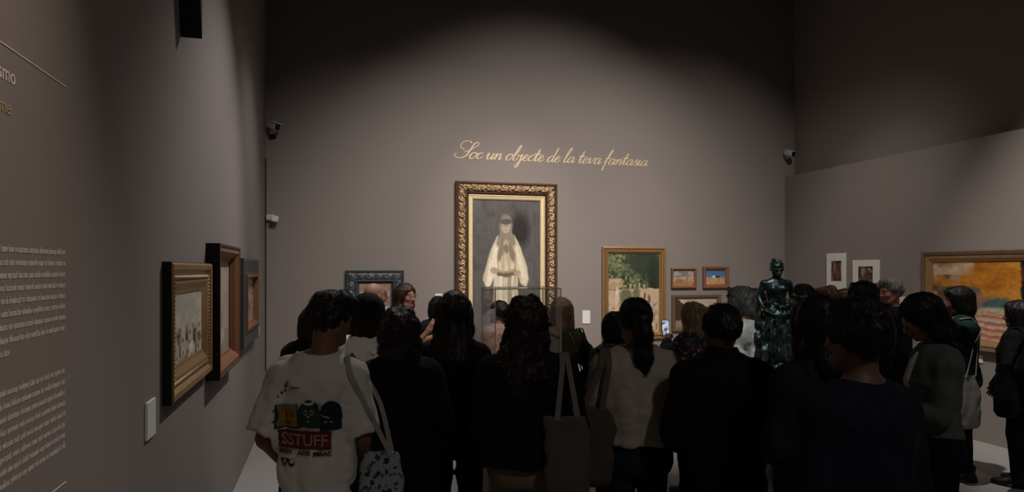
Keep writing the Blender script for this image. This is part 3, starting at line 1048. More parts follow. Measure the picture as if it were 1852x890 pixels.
M_letter = mat('cream_gold_lettering', (0.72, 0.56, 0.36), rough=0.45, noise=60, var=0.08, bump=0.03, metal=0.1)
t0, t1 = on_back(822, 290), on_back(1172, 296)
phrase = 'Soc un objecte de la teva fantasia'
st, kk = cursive(phrase, t1[0] - t0[0])
e = empty('wall_lettering', mtx=wall_mtx('back', t0[0], 3.425))
tag(e, 'gold cursive phrase along the back wall above the tall portrait', 'lettering')
words = {}
wi = 0
for i, ch in enumerate(phrase):
    if ch == ' ':
        wi += 1
    words[i] = wi
for wn in range(wi + 1):
    mb = MB()
    for i, s in st:
        if words[i] != wn:
            continue
        pts = catmull(s, 6)
        N = len(pts)
        v, f = [], []
        for q, p in enumerate(pts):
            tg = np.array(pts[min(q + 1, N - 1)]) - np.array(pts[max(q - 1, 0)])
            tg = tg / (np.linalg.norm(tg) + 1e-9)
            nr = np.array([-tg[1], tg[0]])
            wd = kk * (0.055 + 0.05 * max(0.0, -tg[1]))          # broader on the down strokes
            if N < 10:
                wd = kk * 0.1
            a, b = np.array(p) + nr * wd, np.array(p) - nr * wd
            zt = 0.005 + 0.0022 * q / N + 0.0006 * (i % 3)
            v += [(a[0], a[1], zt), (b[0], b[1], zt), (a[0], a[1], 0), (b[0], b[1], 0)]
        for q in range(N - 1):
            o = q * 4
            f += [(o, o + 1, o + 5, o + 4), (o + 2, o, o + 4, o + 6), (o + 1, o + 3, o + 7, o + 5)]
        f += [(0, 2, 3, 1), ((N - 1) * 4, (N - 1) * 4 + 1, (N - 1) * 4 + 3, (N - 1) * 4 + 2)]
        mb.add(v, f)
    mb.build('word', M_letter, e)


def text_geo(s, size, bold=0.0):
    cu = bpy.data.curves.new('glyphs', 'FONT')
    cu.body = s
    cu.size = size
    cu.offset = bold
    cu.resolution_u = 3
    o = bpy.data.objects.new('glyphs', cu)
    C.objects.link(o)
    dg = bpy.context.evaluated_depsgraph_get()
    me = o.evaluated_get(dg).to_mesh()
    v = [tuple(p.co) for p in me.vertices]
    f = [tuple(p.vertices) for p in me.polygons]
    o.evaluated_get(dg).to_mesh_clear()
    bpy.data.objects.remove(o)
    bpy.data.curves.remove(cu)
    return v, f


M_vinyl = mat('pale_vinyl_letters', (0.78, 0.72, 0.67), rough=0.7, noise=100, var=0.05, bump=0.0)
M_vinyl_o = mat('ochre_vinyl_letters', (0.50, 0.36, 0.22), rough=0.7, noise=100, var=0.05, bump=0.0)
ye = on_side(118, 500, XL)[1]        # right hand edge of the text column
e = empty('wall_text', mtx=wall_mtx('left', ye, 1.235))
tag(e, 'column of pale introduction text with thin rules on the near side wall', 'wall text')
De = on_side(118, 500, XL)[0] * ST + ye * CT


def zl(y):
    return EYE + (HZ - y) / FPX * De - 1.235


def rule(z):
    MB().box((-1.1, z - 0.0016, 0), (0.004, z + 0.0016, 0.0015)).build('rule', M_vinyl, e)


rule(zl(160) + 0.006)
rule(zl(872))


def serif_word(strokes, x, z, sz, m, name):
    mb = MB()
    for a, b, c, d, t in strokes:       # thick or thin straight strokes of the letters
        mb.add([(x + a * sz, z + b * sz, 0.0015), (x + (a + t) * sz, z + b * sz, 0.0015), (x + (c + t) * sz, z + d * sz, 0.0015), (x + c * sz, z + d * sz, 0.0015)], [(0, 1, 2, 3)])
    return mb.build(name, m, e)


v, f = text_geo('smo', 0.058, 0.0006)
wmax = max(p[0] for p in v)
yr = on_side(27, 130, XL)[1] - ye
mb = MB().add([(yr - wmax + p[0], p[1] + 0.485 + 0.685 - 0.022, 0.0015) for p in v], f)
mb.build('heading', M_vinyl, e)
v, f = text_geo('me', 0.052, 0.0006)
wmax = max(p[0] for p in v)
yr = on_side(18, 185, XL)[1] - ye
MB().add([(yr - wmax + p[0], p[1] + 1.065, 0.0015) for p in v], f).build('subheading', M_vinyl_o, e)

rt = random.Random(3)


def text_line(z, xl, xr):
    """a row of small illegible letter shapes grouped as words"""
    mb = MB()
    x = xl
    while x < xr - 0.004:
        n = rt.choice([2, 3, 4, 5, 6, 7, 8, 9])
        for k in range(n):
            wd = rt.uniform(0.006, 0.0095)
            if x + wd > xr:
                break
            hh = 0.0125
            up = rt.random()
            top = hh * (1.55 if up > 0.82 else 1.0)
            bot = -0.005 if up < 0.08 else 0
            s = 0.0023
            for q in ((x, bot, x + s, top), (x + wd - s - 0.0012, 0, x + wd - 0.0012, hh)):
                mb.add([(q[0], z + q[1], 0.001), (q[2], z + q[1], 0.001), (q[2], z + q[3], 0.001), (q[0], z + q[3], 0.001)], [(0, 1, 2, 3)])
            zz = rt.choice([0, hh * 0.45, hh - 0.002])
            mb.add([(x, z + zz, 0.0014), (x + wd - 0.0012, z + zz, 0.0014), (x + wd - 0.0012, z + zz + 0.002, 0.0014), (x, z + zz + 0.002, 0.0014)], [(0, 1, 2, 3)])
            x += wd
        x += 0.0055
    mb.build('text_line', M_vinyl, e)


for y in (457.5, 477.5, 497, 516, 535, 554, 573.5, 593):
    text_line(zl(y) - 0.006, -1.05, 0)
text_line(zl(612) - 0.006, -1.05, on_side(20, 635, XL)[1] - ye)
for y in (670, 689.5, 709, 728, 747.5, 767, 786, 805):
    text_line(zl(y) - 0.006, -1.05, 0)

# ================================================================== FITTINGS ON THE WALLS
M_cam = mat('pale_plastic', (0.55, 0.56, 0.55), rough=0.5, noise=60, var=0.04, bump=0.02)


def bracket_device(name, loc, rz, label, cat, tall):
    """wall bracket with a tilted housing, its hood and a dark front"""
    e = empty(name, loc, rz)
    tag(e, label, cat)
    MB().box((-0.035, -0.02, -0.05), (0.035, 0.0, 0.05), 0.006).build('wall_plate', M_cam, e)
    MB().tube([(0, -0.02, 0), (0, -0.05, 0.0), (0, -0.07, -0.01)], 0.012, 10).build('arm', M_cam, e, True)
    hsg = MB().box((-0.045, -0.075, -0.045), (0.045, 0.075, 0.045), 0.012).build('housing', M_cam, e, loc=(0, -0.13, 0.02 * tall), rot=(0.35, 0, 0.5))
    MB().box((-0.036, -0.079, -0.036), (0.036, -0.074, 0.036), 0.001).build('dark_front', M_black, hsg)
    if tall > 1:
        MB().box((-0.05, -0.1, 0.044), (0.05, 0.06, 0.052), 0.002).build('hood', M_cam, hsg)
        MB().box((-0.03, -0.03, -0.10), (0.03, 0.01, -0.05), 0.006).build('junction_box', M_black, e)


q = on_back(478, 236, YB - 0.0)
bracket_device('surveillance_camera', (XL + 0.09, YB, q[2]), 0.2, 'pale surveillance camera high in the left corner above the black cable', 'camera', 2)
q = on_back(485, 394, YB)
e = empty('motion_sensor', (XL + 0.085, YB, q[2]), 0)
tag(e, 'small white motion sensor low in the left corner by the seam', 'sensor')
MB().box((-0.07, -0.06, -0.035), (0.03, 0, 0.04), 0.01).build('bracket', M_cam, e)
MB().box((0.0, -0.12, -0.05), (0.085, -0.04, 0.03), 0.012).build('lens_cover', M_white, e, rot=(0, 0.2, 0))
q = on_back(1427, 282, YB)
bracket_device('surveillance_camera', (XR + 0.035, YB, q[2]), -0.3, 'pale surveillance camera in the right corner above the low wall', 'camera', 1)
# black board hung high on the left wall
q0, q1 = on_side(353, 20, XL + 0.1), on_side(362, 70, XL + 0.1)
e = empty('hanging_box', (XL, (q0[1] + q1[1]) / 2, q1[2]))
tag(e, 'black box fixed high on the left wall near the top edge', 'box')
hy = (q1[1] - q0[1]) / 2
mb = MB()
mb.add([(0, -hy, 0.55), (0.11, -hy, 0.55), (0, -hy, 1.6), (0.11, -hy, 1.6), (0, hy, 0), (0.11, hy, 0), (0, hy, 1.6), (0.11, hy, 1.6)],
       [(0, 1, 3, 2), (4, 6, 7, 5), (0, 4, 5, 1), (2, 3, 7, 6), (1, 5, 7, 3), (0, 2, 6, 4)])
mb.build('casing', M_black, e)
MB().box((0.11, -hy * 0.6, 0.7), (0.118, hy * 0.7, 1.5), 0.003).build('front_panel', M_black, e)


# ================================================================== PEOPLE
def smooth_mesh(V, Fq, it=1, lam=0.5):
    n = len(V)
    for _ in range(it):
        acc = np.zeros_like(V)
        cnt = np.zeros(n)
        for a in range(4):
            b = (a + 1) % 4
            for s, t in ((a, b), (b, a)):
                np.add.at(cnt, Fq[:, s], 1)
                for c in range(3):
                    acc[:, c] += np.bincount(Fq[:, s], weights=V[Fq[:, t], c], minlength=n)
        V = V * (1 - lam) + lam * acc / np.maximum(cnt, 1)[:, None]
    return V


def relax(V, Fq, it=1):
    n = len(V)
    e = np.concatenate([Fq[:, [0, 1]], Fq[:, [1, 2]], Fq[:, [2, 3]], Fq[:, [3, 0]]])
    e = np.concatenate([e, e[:, ::-1]])
    cnt = np.bincount(e[:, 0], minlength=n)
    for _ in range(it):
        A = np.stack([np.bincount(e[:, 0], weights=V[e[:, 1], c], minlength=n) for c in range(3)], axis=1) / np.maximum(cnt, 1)[:, None]
        V = 0.5 * V + 0.5 * A
    return V


def make_head(male):
    F = Field((-0.11, -0.14, -0.2), (0.11, 0.15, 0.15), 0.0052)
    j = 1.0 if male else 0.93
    F.ell((0, -0.015, 0.03), (0.075, 0.094, 0.09), 0.02)
    F.ell((0, 0.022, -0.03), (0.062 * j, 0.072, 0.085), 0.03)
    F.cone((-0.03 * j, 0.045, -0.088), (0.03 * j, 0.045, -0.088), 0.022, 0.022, 0.03)
    F.ell((0, 0.066, -0.096), (0.022 * j, 0.02, 0.017), 0.02)
    for s in (-1, 1):
        F.cone((s * 0.058 * j, -0.005, -0.045), (s * 0.04 * j, 0.035, -0.085), 0.018, 0.018, 0.03)
        F.ell((s * 0.038, 0.06, -0.03), (0.024, 0.024, 0.024), 0.02)
        F.ell((s * 0.076, -0.008, -0.012), (0.009, 0.018, 0.03), 0.006, rot=Matrix.Rotation(s * 0.35, 3, 'Z'))
        F.ell((s * 0.031, 0.101, -0.004), (0.017, 0.018, 0.011), 0.012, sub=True)
    F.cone((-0.035, 0.076, 0.014), (0.035, 0.076, 0.014), 0.014 if male else 0.011, 0.014 if male else 0.011, 0.015)
    for s in (-1, 1):
        F.ell((s * 0.031, 0.078, -0.004), (0.0125, 0.0125, 0.0115), 0.003)
    F.cone((0, 0.088, 0.004), (0, 0.110, -0.034), 0.006, 0.0105, 0.01)
    for s in (-1, 1):
        F.ell((s * 0.011, 0.099, -0.039), (0.008, 0.010, 0.007), 0.006)
    F.ell((0, 0.086, -0.060), (0.022, 0.010, 0.0055), 0.006)
    F.ell((0, 0.084, -0.070), (0.019, 0.010, 0.0065), 0.005)
    F.cone((0, -0.02, -0.06), (0, -0.035, -0.19), 0.053 * j, 0.054 * j, 0.03)
    V, Q = F.mesh()
    x, y, z = V.T
    cls = np.zeros(len(V), dtype=int)
    for s in (-1, 1):
        e_ = np.hypot(x - s * 0.031, (z + 0.004) * 1.3)
        cls[(e_ < 0.0115) & (y > 0.078)] = 1
        cls[(e_ < 0.0062) & (y > 0.078)] = 2
        cls[(np.abs(z - 0.021 + 0.25 * (np.abs(x) - 0.031)) < 0.0048) & (np.abs(x - s * 0.033) < 0.02) & (y > 0.06)] = 4
    cls[(np.abs(x) < 0.021) & (z > -0.0755) & (z < -0.055) & (y > 0.086)] = 3
    return V, Q, cls


def make_hand(c1, c2, c3, spread=1.0, thumb_in=0.0):
    """wrist at the origin, fingers along +z, palm towards +y, thumb on +x"""
    F = Field((-0.075, -0.045, -0.045), (0.09, 0.125, 0.215), 0.0046)
    xs = [0.030, 0.010, -0.011, -0.030]
    ln = [0.072, 0.080, 0.074, 0.058]
    kn = [0.090, 0.094, 0.088, 0.079]
    F.cone((0, 0, -0.035), (0, 0, 0.012), 0.027, 0.026, 0.01)
    for x, L, k in zip(xs, ln, kn):
        F.cone((x * 0.6, 0, 0.01), (x, 0, k), 0.015, 0.0125, 0.014)
    F.ell((0.0, 0.006, 0.05), (0.034, 0.014, 0.042), 0.012)
    for x, L, k in zip(xs, ln, kn):
        p = np.array([x, 0.0, k])
        a = 0.0
        dx = (x / 0.03) * 0.10 * spread
        for seg, (f_, c, r0, r1) in enumerate(((0.46, c1, 0.0102, 0.0092), (0.31, c2, 0.0092, 0.0084), (0.23, c3, 0.0084, 0.0072))):
            a += math.radians(c)
            q = p + L * f_ * np.array([dx, math.sin(a), math.cos(a)])
            F.cone(p, q, r0, r1, 0.003)
            p = q
    t = [(0.018, 0.006, 0.018), (0.046 - 0.01 * thumb_in, 0.020 + 0.01 * thumb_in, 0.052), (0.056 - 0.028 * thumb_in, 0.034 + 0.02 * thumb_in, 0.082), (0.054 - 0.04 * thumb_in, 0.046 + 0.022 * thumb_in, 0.105)]
    F.chain(t, [0.0165, 0.0125, 0.0108, 0.0088], 0.008)
    return F.mesh()


def make_shoe():
    F = Field((-0.07, -0.11, -0.01), (0.07, 0.22, 0.16), 0.0085)
    F.ell((0, 0.12, 0.030), (0.047, 0.085, 0.034), 0.02)
    F.ell((0, -0.03, 0.035), (0.038, 0.060, 0.038), 0.03)
    F.cone((0, -0.02, 0.05), (0, -0.03, 0.13), 0.042, 0.047, 0.03)
    F.cone((0, 0.0, 0.07), (0, 0.09, 0.045), 0.036, 0.03, 0.03)
    F.column([0.0, 0.022], [0.046, 0.048], [0.145, 0.147], [0.055, 0.055], k=0.004, power=2.6)
    return F.mesh()


HEADS = {True: make_head(True), False: make_head(False)}
HANDS = {'relaxed': make_hand(18, 28, 18), 'grip': make_hand(62, 75, 45, 0.6, 0.8), 'flat': make_hand(6, 8, 6, 1.3), 'pinch': make_hand(48, 40, 25, 0.5, 0.7)}
SHOE = mesh_np('shoe', *make_shoe())
SHOE_MATS = {}

ARMS = {   # upper arm and forearm directions for the right arm (x outwards, y forwards); hand; twist
    'down': ((0.16, -0.02, -1), (0.05, 0.16, -1), 'relaxed'),
    'front': ((0.20, -0.05, -1), (-0.40, 0.85, 0.10), 'grip'),
    'clasp': ((0.24, -0.02, -1), (-0.55, 0.60, -0.40), 'relaxed'),
    'hip': ((0.80, -0.30, -0.75), (-0.70, 0.55, -0.30), 'relaxed'),
    'phone': ((0.22, 0.42, -0.85), (-0.10, 0.62, 0.72), 'grip'),
    'chest': ((0.25, 0.25, -0.95), (-0.45, 0.75, 0.62), 'relaxed'),
    'pocket': ((0.34, -0.30, -0.95), (-0.20, 0.62, -0.75), 'relaxed'),
    'bag': ((0.12, -0.10, -1), (0.02, 0.45, -0.9), 'grip'),
    'read': ((0.10, 0.16, -1), (-0.30, 0.90, 0.22), 'pinch'),
}


def unit(v):
    v = np.array(v, dtype=float)
    return v / np.linalg.norm(v)


PROF = {   # z, half width, half depth, y offset
    True: ([0.82, 0.88, 0.95, 1.05, 1.15, 1.28, 1.38, 1.44, 1.49],
           [0.150, 0.160, 0.162, 0.150, 0.150, 0.168, 0.172, 0.128, 0.062],
           [0.100, 0.112, 0.112, 0.102, 0.105, 0.116, 0.110, 0.085, 0.060],
           [0.0, -0.010, -0.008, 0.0, 0.002, -0.002, -0.010, -0.012, -0.012]),
    False: ([0.82, 0.88, 0.95, 1.06, 1.14, 1.28, 1.38, 1.44, 1.49],
            [0.155, 0.165, 0.162, 0.133, 0.130, 0.146, 0.150, 0.112, 0.054],
            [0.105, 0.116, 0.114, 0.095, 0.095, 0.116, 0.098, 0.076, 0.052],
            [-0.004, -0.012, -0.008, 0.0, 0.0, 0.008, -0.008, -0.012, -0.012]),
}


def xf(V, M):
    M = np.array(M)
    return V @ M[:3, :3].T + M[:3, 3]


def hair_fields(style, L, vol, seed, h=0.0075, wide=1.0):
    """hair in the head's own frame"""
    lo = [-0.16 * max(1, wide), -0.24, -max(0.2, L + 0.05)]
    hi = [0.16 * max(1, wide), 0.15, 0.20]
    F = Field(lo, hi, h)
    v = vol
    F.ell((0, -0.018, 0.034), (0.085 + v, 0.104 + v, 0.097 + v), 0.02)
    face = lambda F, r=0.0: F.ell((0, 0.135, -0.055), (0.076 + r, 0.105, 0.135), 0.012, sub=True)
    if style == 'short':
        F.keep(lambda x, y, z: (0.0 + 0.62 * (y + 0.03) + 0 * x) - z - 0.045, 0.02)
        face(F)
        F.ell((0, 0.060, 0.095 + v * 0.6), (0.056, 0.034, 0.022), 0.03)
        F.rough(0.006 + v * 0.25, 34, 34, 30, seed).rough(0.003, 90, 90, 40, seed + 1)
    elif style == 'quiff':                     # short sides, thick wavy top
        F.keep(lambda x, y, z: (0.75 * (y + 0.03) + 0 * x) - z - 0.040, 0.02)
        F.ell((0, 0.02, 0.085), (0.085, 0.105, 0.06), 0.03)
        F.ell((0.01, 0.085, 0.085), (0.07, 0.05, 0.042), 0.03)
        face(F)
        F.rough(0.012, 30, 30, 36, seed).rough(0.005, 70, 70, 60, seed + 1)
    elif style in ('bob', 'curly', 'wavybob'):
        zs = [-L, -L * 0.6, -0.02, 0.05]
        F.column(zs, [0.075 * wide, 0.104 * wide, 0.10 * wide, 0.085], [0.062, 0.092, 0.10, 0.09], [-0.04, -0.035, -0.022, -0.02], k=0.04)
        face(F, -0.006)
        F.ell((0, 0.066, 0.088), (0.055, 0.028, 0.024), 0.03)
        if style == 'curly':
            F.rough(0.016, 24, 24, 24, seed).rough(0.009, 52, 52, 48, seed + 1).rough(0.004, 100, 100, 90, seed + 2)
        elif style == 'wavybob':
            F.rough(0.012, 22, 22, 14, seed).rough(0.006, 60, 60, 22, seed + 1)
        else:
            F.rough(0.005, 40, 40, 5, seed).rough(0.003, 85, 85, 8, seed + 1)
        F.keep(lambda x, y, z: -L - z + 0.016 * np.sin(x * 60 + seed), 0.01)
    elif style in ('long', 'longcurly'):
        zs = [-L, -L + 0.08, -L * 0.55, -0.14, -0.03, 0.05]
        a = [0.045 * wide, 0.088 * wide, 0.108 * wide, 0.098 * (wide * 0.5 + 0.5), 0.094, 0.085]
        b = [0.026, 0.040, 0.052, 0.068, 0.090, 0.09]
        yo = [-0.150, -0.150, -0.136, -0.078, -0.032, -0.02]
        F.column(zs, a, b, yo, k=0.05)
        for s in (-1, 1):
            F.chain([(s * 0.075, 0.01, 0.0), (s * 0.088, -0.01, -0.10), (s * 0.092 * wide, -0.05, -0.2), (s * 0.085 * wide, -0.10, -min(L, 0.32))], [0.022, 0.024, 0.024, 0.014], 0.04)
        face(F, -0.008)
        if style == 'longcurly':
            F.rough(0.016, 20, 20, 16, seed).rough(0.009, 48, 48, 36, seed + 1).rough(0.004, 90, 90, 60, seed + 2)
        else:
            F.rough(0.007, 34, 34, 3.5, seed).rough(0.004, 80, 80, 6, seed + 1)
    elif style == 'ponytail':
        F.keep(lambda x, y, z: (0.35 * (y + 0.03) + 0 * x) - z - 0.075, 0.02)
        face(F)
        F.chain([(0, -0.10, 0.03), (0, -0.145, 0.02), (0.0, -0.155, -0.06), (0.004, -0.150, -L * 0.6), (0.0, -0.150, -L)], [0.030, 0.034, 0.044, 0.044, 0.014], 0.03)
        F.rough(0.004, 40, 40, 6, seed).rough(0.003, 90, 90, 8, seed + 1)
    elif style == 'updo':
        F.keep(lambda x, y, z: (0.35 * (y + 0.03) + 0 * x) - z - 0.072, 0.02)
        face(F)
        F.ell((0, -0.10, 0.005), (0.055, 0.045, 0.05), 0.03)
        F.rough(0.008, 36, 36, 30, seed).rough(0.004, 80, 80, 60, seed + 1)
    V, Q = F.mesh()
    return relax(V, Q, 1), Q


def strands(V, Q, n, seed, length, curl=0.0, step=0.018):
    """loose locks that follow the hair downwards; returns extra vertices and faces"""
    from mathutils.kdtree import KDTree
    rg = np.random.default_rng(seed)
    N = np.zeros_like(V)
    fn = np.cross(V[Q[:, 2]] - V[Q[:, 0]], V[Q[:, 3]] - V[Q[:, 1]])
    for c in range(4):
        for k in range(3):
            N[:, k] += np.bincount(Q[:, c], weights=fn[:, k], minlength=len(V))
    N /= np.linalg.norm(N, axis=1)[:, None] + 1e-12
    kd = KDTree(len(V))
    for i_, p_ in enumerate(V):
        kd.insert(p_, i_)
    kd.balance()
    outv, outf = [], []
    base = len(V)
    for i_ in rg.choice(len(V), min(n, len(V)), replace=False):
        p_ = V[i_].copy()
        nr = N[i_]
        if nr[2] < -0.5:
            continue
        off = 0.0015 + 0.004 * rg.random()
        fly = 0.012 * rg.random() ** 4
        drift = np.array([rg.normal(0, 0.35), rg.normal(0, 0.35), -1.0])
        pts = []
        for q_ in range(int(length / step * (0.5 + rg.random() * 0.5)) + 2):
            d_ = drift - nr * (drift @ nr)
            pts.append(p_ + nr * (off + fly * q_ / 6.0) + (curl * np.array([math.sin(q_ * 1.7 + i_), math.cos(q_ * 1.9 + i_), 0]) if curl else 0))
            d_ /= np.linalg.norm(d_) + 1e-9
            co, j_, ds = kd.find(p_ + d_ * step)
            if np.linalg.norm(np.array(co) - p_) < step * 0.25:
                break
            p_, nr = np.array(co), N[j_]
        if len(pts) < 3:
            continue
        pts = np.array(pts)
        pts[1:-1] = 0.5 * pts[1:-1] + 0.25 * (pts[:-2] + pts[2:])
        m_ = len(pts)
        r_ = np.linspace(0.0019, 0.0004, m_)
        side = np.cross(nr, pts[1] - pts[0])
        side /= np.linalg.norm(side) + 1e-9
        b0 = base + len(outv)
        for q_ in range(m_):
            outv += [pts[q_] + side * r_[q_], pts[q_] + nr * r_[q_], pts[q_] - side * r_[q_]]
        for q_ in range(m_ - 1):
            o_ = b0 + q_ * 3
            outf += [(o_, o_ + 1, o_ + 4, o_ + 3), (o_ + 1, o_ + 2, o_ + 5, o_ + 4), (o_ + 2, o_, o_ + 3, o_ + 5)]
    if not outf:
        return V, Q
    return np.concatenate([V, np.array(outv)]), np.concatenate([Q, np.array(outf)])


def person(label, px, ytop, D, rz=0.0, male=False, w=1.0, skin='8a5f48', group='visitors in the crowd',
           hair=('short', 0.1, 0.0), hmat=None, hw=1.0, brow='1a1210', hyaw=0.0, hpitch=0.0, hroll=0.0,
           top=None, bottom=None, arms=('down', 'down'), shoes='0d0d0d', head_fwd=0.02, hd=1.0, fine=1.0, lean=0.0, hx=0.0):
    """px: image column of the neck, ytop: image row of the crown, D: distance along the view axis"""
    p = at(px, HZ, D)
    hgt = EYE - (ytop - HZ) / FPX * D
    s = hgt / 1.75
    e = empty('person', (p[0], p[1], 0), math.radians(rz))
    tag(e, label, 'person', group)
    seed = int(px)
    zs, a, b, yo = [np.array(q) for q in PROF[male]]
    zs = zs * s
    a = a * s * w
    b = b * s * (0.5 + 0.5 * w)
    shx = (0.172 if male else 0.148) * s * w
    shz = 1.385 * s
    rad = 1.0 if male else 0.88
    # ---- skeleton of the arms
    joints = {}
    for sd, pose in ((1, arms[0]), (-1, arms[1])):
        ua, fa, hk = ARMS[pose] if isinstance(pose, str) else pose
        ua = unit((ua[0] * sd, ua[1], ua[2]))
        fa = unit((fa[0] * sd, fa[1], fa[2]))
        S = np.array([sd * shx, -0.01, shz])
        E = S + ua * 0.285 * s
        Wr = E + fa * 0.245 * s
        joints[sd] = (S, E, Wr, fa, hk)
    hc = np.array([hx, head_fwd, hgt - 0.122])
    # ---- body: one figure
    lim = max(abs(j[i][0]) for j in joints.values() for i in range(3)) + 0.09
    ymx = max(j[i][1] for j in joints.values() for i in range(3)) + 0.09
    ymn = min(j[i][1] for j in joints.values() for i in range(3)) - 0.09
    B = Field((-lim, min(-0.22, ymn), 0.0), (lim, max(0.2, ymx), hgt - 0.1), 0.0155 * fine)
    B.column(zs, a, b, yo, k=0.03, power=2.3)
    B.cone((hx * 0.3, -0.012, 1.42 * s), (hc[0], hc[1] - 0.028, hc[2] - 0.08), 0.056 * rad * s, 0.050 * rad, 0.03)
    for sd, (S, E, Wr, fa, hk) in joints.items():
        B.cone((sd * 0.04, -0.015, 1.455 * s), S, 0.045 * s, 0.052 * s * rad, 0.04)
        B.cone(S, E, 0.052 * s * rad, 0.041 * s * rad, 0.03)
        B.cone(E, Wr, 0.041 * s * rad, 0.028 * s * rad, 0.02)
        B.cone((sd * 0.085 * s, -0.005, 0.90 * s), (sd * 0.095 * s, 0.012, 0.50 * s), 0.080 * s, 0.055 * s, 0.03)
        B.cone((sd * 0.095 * s, 0.012, 0.50 * s), (sd * 0.10 * s, -0.012, 0.09 * s), 0.055 * s, 0.036 * s, 0.02)
        B.cone((sd * 0.10 * s, -0.012, 0.06 * s), (sd * 0.115 * s, 0.10, 0.035), 0.034, 0.028, 0.02)
    V, Q = B.mesh()
    Vs, Qs, Ks = [relax(V, Q, 1)], [Q], []
    tone = np.array(hexc(skin))
    Ks.append(np.tile(tone, (len(V), 1)))
    n0 = len(V)
    HV, HQ, cls = HEADS[male]
    R = Matrix.Translation(hc) @ Matrix.Rotation(math.radians(hyaw), 4, 'Z') @ Matrix.Rotation(math.radians(-hpitch), 4, 'X') @ Matrix.Rotation(math.radians(hroll), 4, 'Y')
    Rh = R @ Matrix.Scale(hd, 4)
    Vs.append(xf(HV, Rh))
    Qs.append(HQ + n0)
    n0 += len(HV)
    pal = np.array([tone, (0.32, 0.29, 0.27), (0.02, 0.013, 0.01), tone * np.array([0.95, 0.55, 0.55]), hexc(brow)])
    Ks.append(pal[cls])
    for sd, (S, E, Wr, fa, hk) in joints.items():
        hv, hq = HANDS[hk]
        # thumb points forwards/up, palm inwards
        zax = Vector(fa)
        up = Vector((0, 1, 0.2)) if abs(fa[2]) > 0.7 else Vector((0, 0, 1))
        xax = (up - zax * up.dot(zax)).normalized()
        yax = zax.cross(xax)
        hv = hv.copy()
        q = hq
        if yax.x * sd > 0:           # palm must face the body
            hv[:, 1] *= -1
            q = hq[:, ::-1]
        M = Matrix(((xax.x, yax.x, zax.x, Wr[0]), (xax.y, yax.y, zax.y, Wr[1]), (xax.z, yax.z, zax.z, Wr[2]), (0, 0, 0, 1))) @ Matrix.Scale(s * (1.0 if male else 0.92), 4)
        Vs.append(xf(hv, M))
        Qs.append(q + n0)
        n0 += len(hv)
        Ks.append(np.tile(tone, (len(hv), 1)))
    obj('body', mesh_np('body', np.concatenate(Vs), np.concatenate(Qs), True, np.concatenate(Ks)), M_skin, e)
    # ---- upper garment
    t = dict(fit=0.022, hem=0.92, sleeve='long', loose=0.0, fold=0.006, mat=None, collar=0.0, name='jacket', flare=0.0, arm=0.018, vneck=False)
    t.update(top or {})
    hem = t['hem']
    T = Field((-lim - 0.05, min(-0.26, ymn - 0.03), min(hem, 1.0) - 0.05), (lim + 0.05, max(0.24, ymx + 0.03), 1.60 * s), 0.0112 * fine)
    zc = np.concatenate([[min(hem - 0.02, zs[0] - 0.01)], zs])
    ac = np.concatenate([[a[0]], a])
    bc = np.concatenate([[b[0]], b])
    yc = np.concatenate([[yo[0]], yo])
    chest = 1.30 * s
    ai = np.where(zc < chest, np.maximum(ac, t['loose'] * a.max() + (1 - t['loose']) * ac), ac) + t['fit']
    bi = np.where(zc < chest, np.maximum(bc, t['loose'] * b.max() + (1 - t['loose']) * bc), bc) + t['fit']
    fl = t['flare'] * np.clip((chest - zc) / 0.5, 0, 2)
    T.column(zc, ai + fl, bi + fl, yc, k=0.03, power=2.3)
    if t['collar'] > 0:
        T.cone((hx * 0.3, -0.015, 1.45 * s), (hx * 0.5, -0.008, 1.47 * s + t['collar']), 0.075 * s * rad, 0.073 * s * rad, 0.02)
    for sd, (S, E, Wr, fa, hk) in joints.items():
        g = t['arm']
        T.cone((sd * 0.045, -0.015, 1.452 * s), S, 0.042 * s + t['fit'] * 0.6, 0.052 * s * rad + g, 0.045)
        if t['sleeve'] == 'long':
            T.cone(S, E, 0.052 * s * rad + g, 0.043 * s * rad + g, 0.035)
            T.cone(E, Wr - fa * 0.012, 0.043 * s * rad + g, 0.032 * s * rad + g * 0.8, 0.02)
        elif t['sleeve'] == 'short':
            d = E - S
            T.cone(S, S + d * t.get('slen', 0.72), 0.054 * s * rad + g, 0.056 * s * rad + g * 1.35, 0.014)
    z_h = hem
    T.keep(lambda x, y, z: z_h - z + 0.006 * np.sin(x * 22 + seed) + 0 * y)
    T.keep(lambda x, y, z: z - (1.485 * s + t['collar'] + 0.10 * np.abs(x)) + 0 * y)
    if t['sleeve'] == 'short':
        for sd, (S, E, Wr, fa, hk) in joints.items():
            u = unit(E - S)
            cut = S + (E - S) * t.get('slen', 0.72)
            x, y, z = T.grid()
            beyond = (x - cut[0]) * u[0] + (y - cut[1]) * u[1] + (z - cut[2]) * u[2]
            near = np.sqrt((x - cut[0]) ** 2 + (y - cut[1]) ** 2 + (z - cut[2]) ** 2) - 0.115
            lim_x = (sd * x) > (a.max() + t['fit'] + 0.012)
            T.F = np.where(lim_x, np.maximum(T.F, np.minimum(beyond, 0.05)), T.F).astype(np.float32)
    if t['fold']:
        T.rough(t['fold'] * 1.2, 12, 12, 5, seed, ridge=True, bias=0.75).rough(t['fold'] * 0.6, 20, 20, 26, seed + 5, ridge=True, bias=0.6).rough(t['fold'] * 0.35, 34, 34, 14, seed + 3)
    V, Q = T.mesh()
    V = relax(V, Q, 1)
    obj(t['name'], mesh_np(t['name'], V, Q), t['mat'], e)
    # ---- trousers or skirt
    bt = dict(kind='trousers', mat=None, fit=0.014, hem=0.0)
    bt.update(bottom or {})
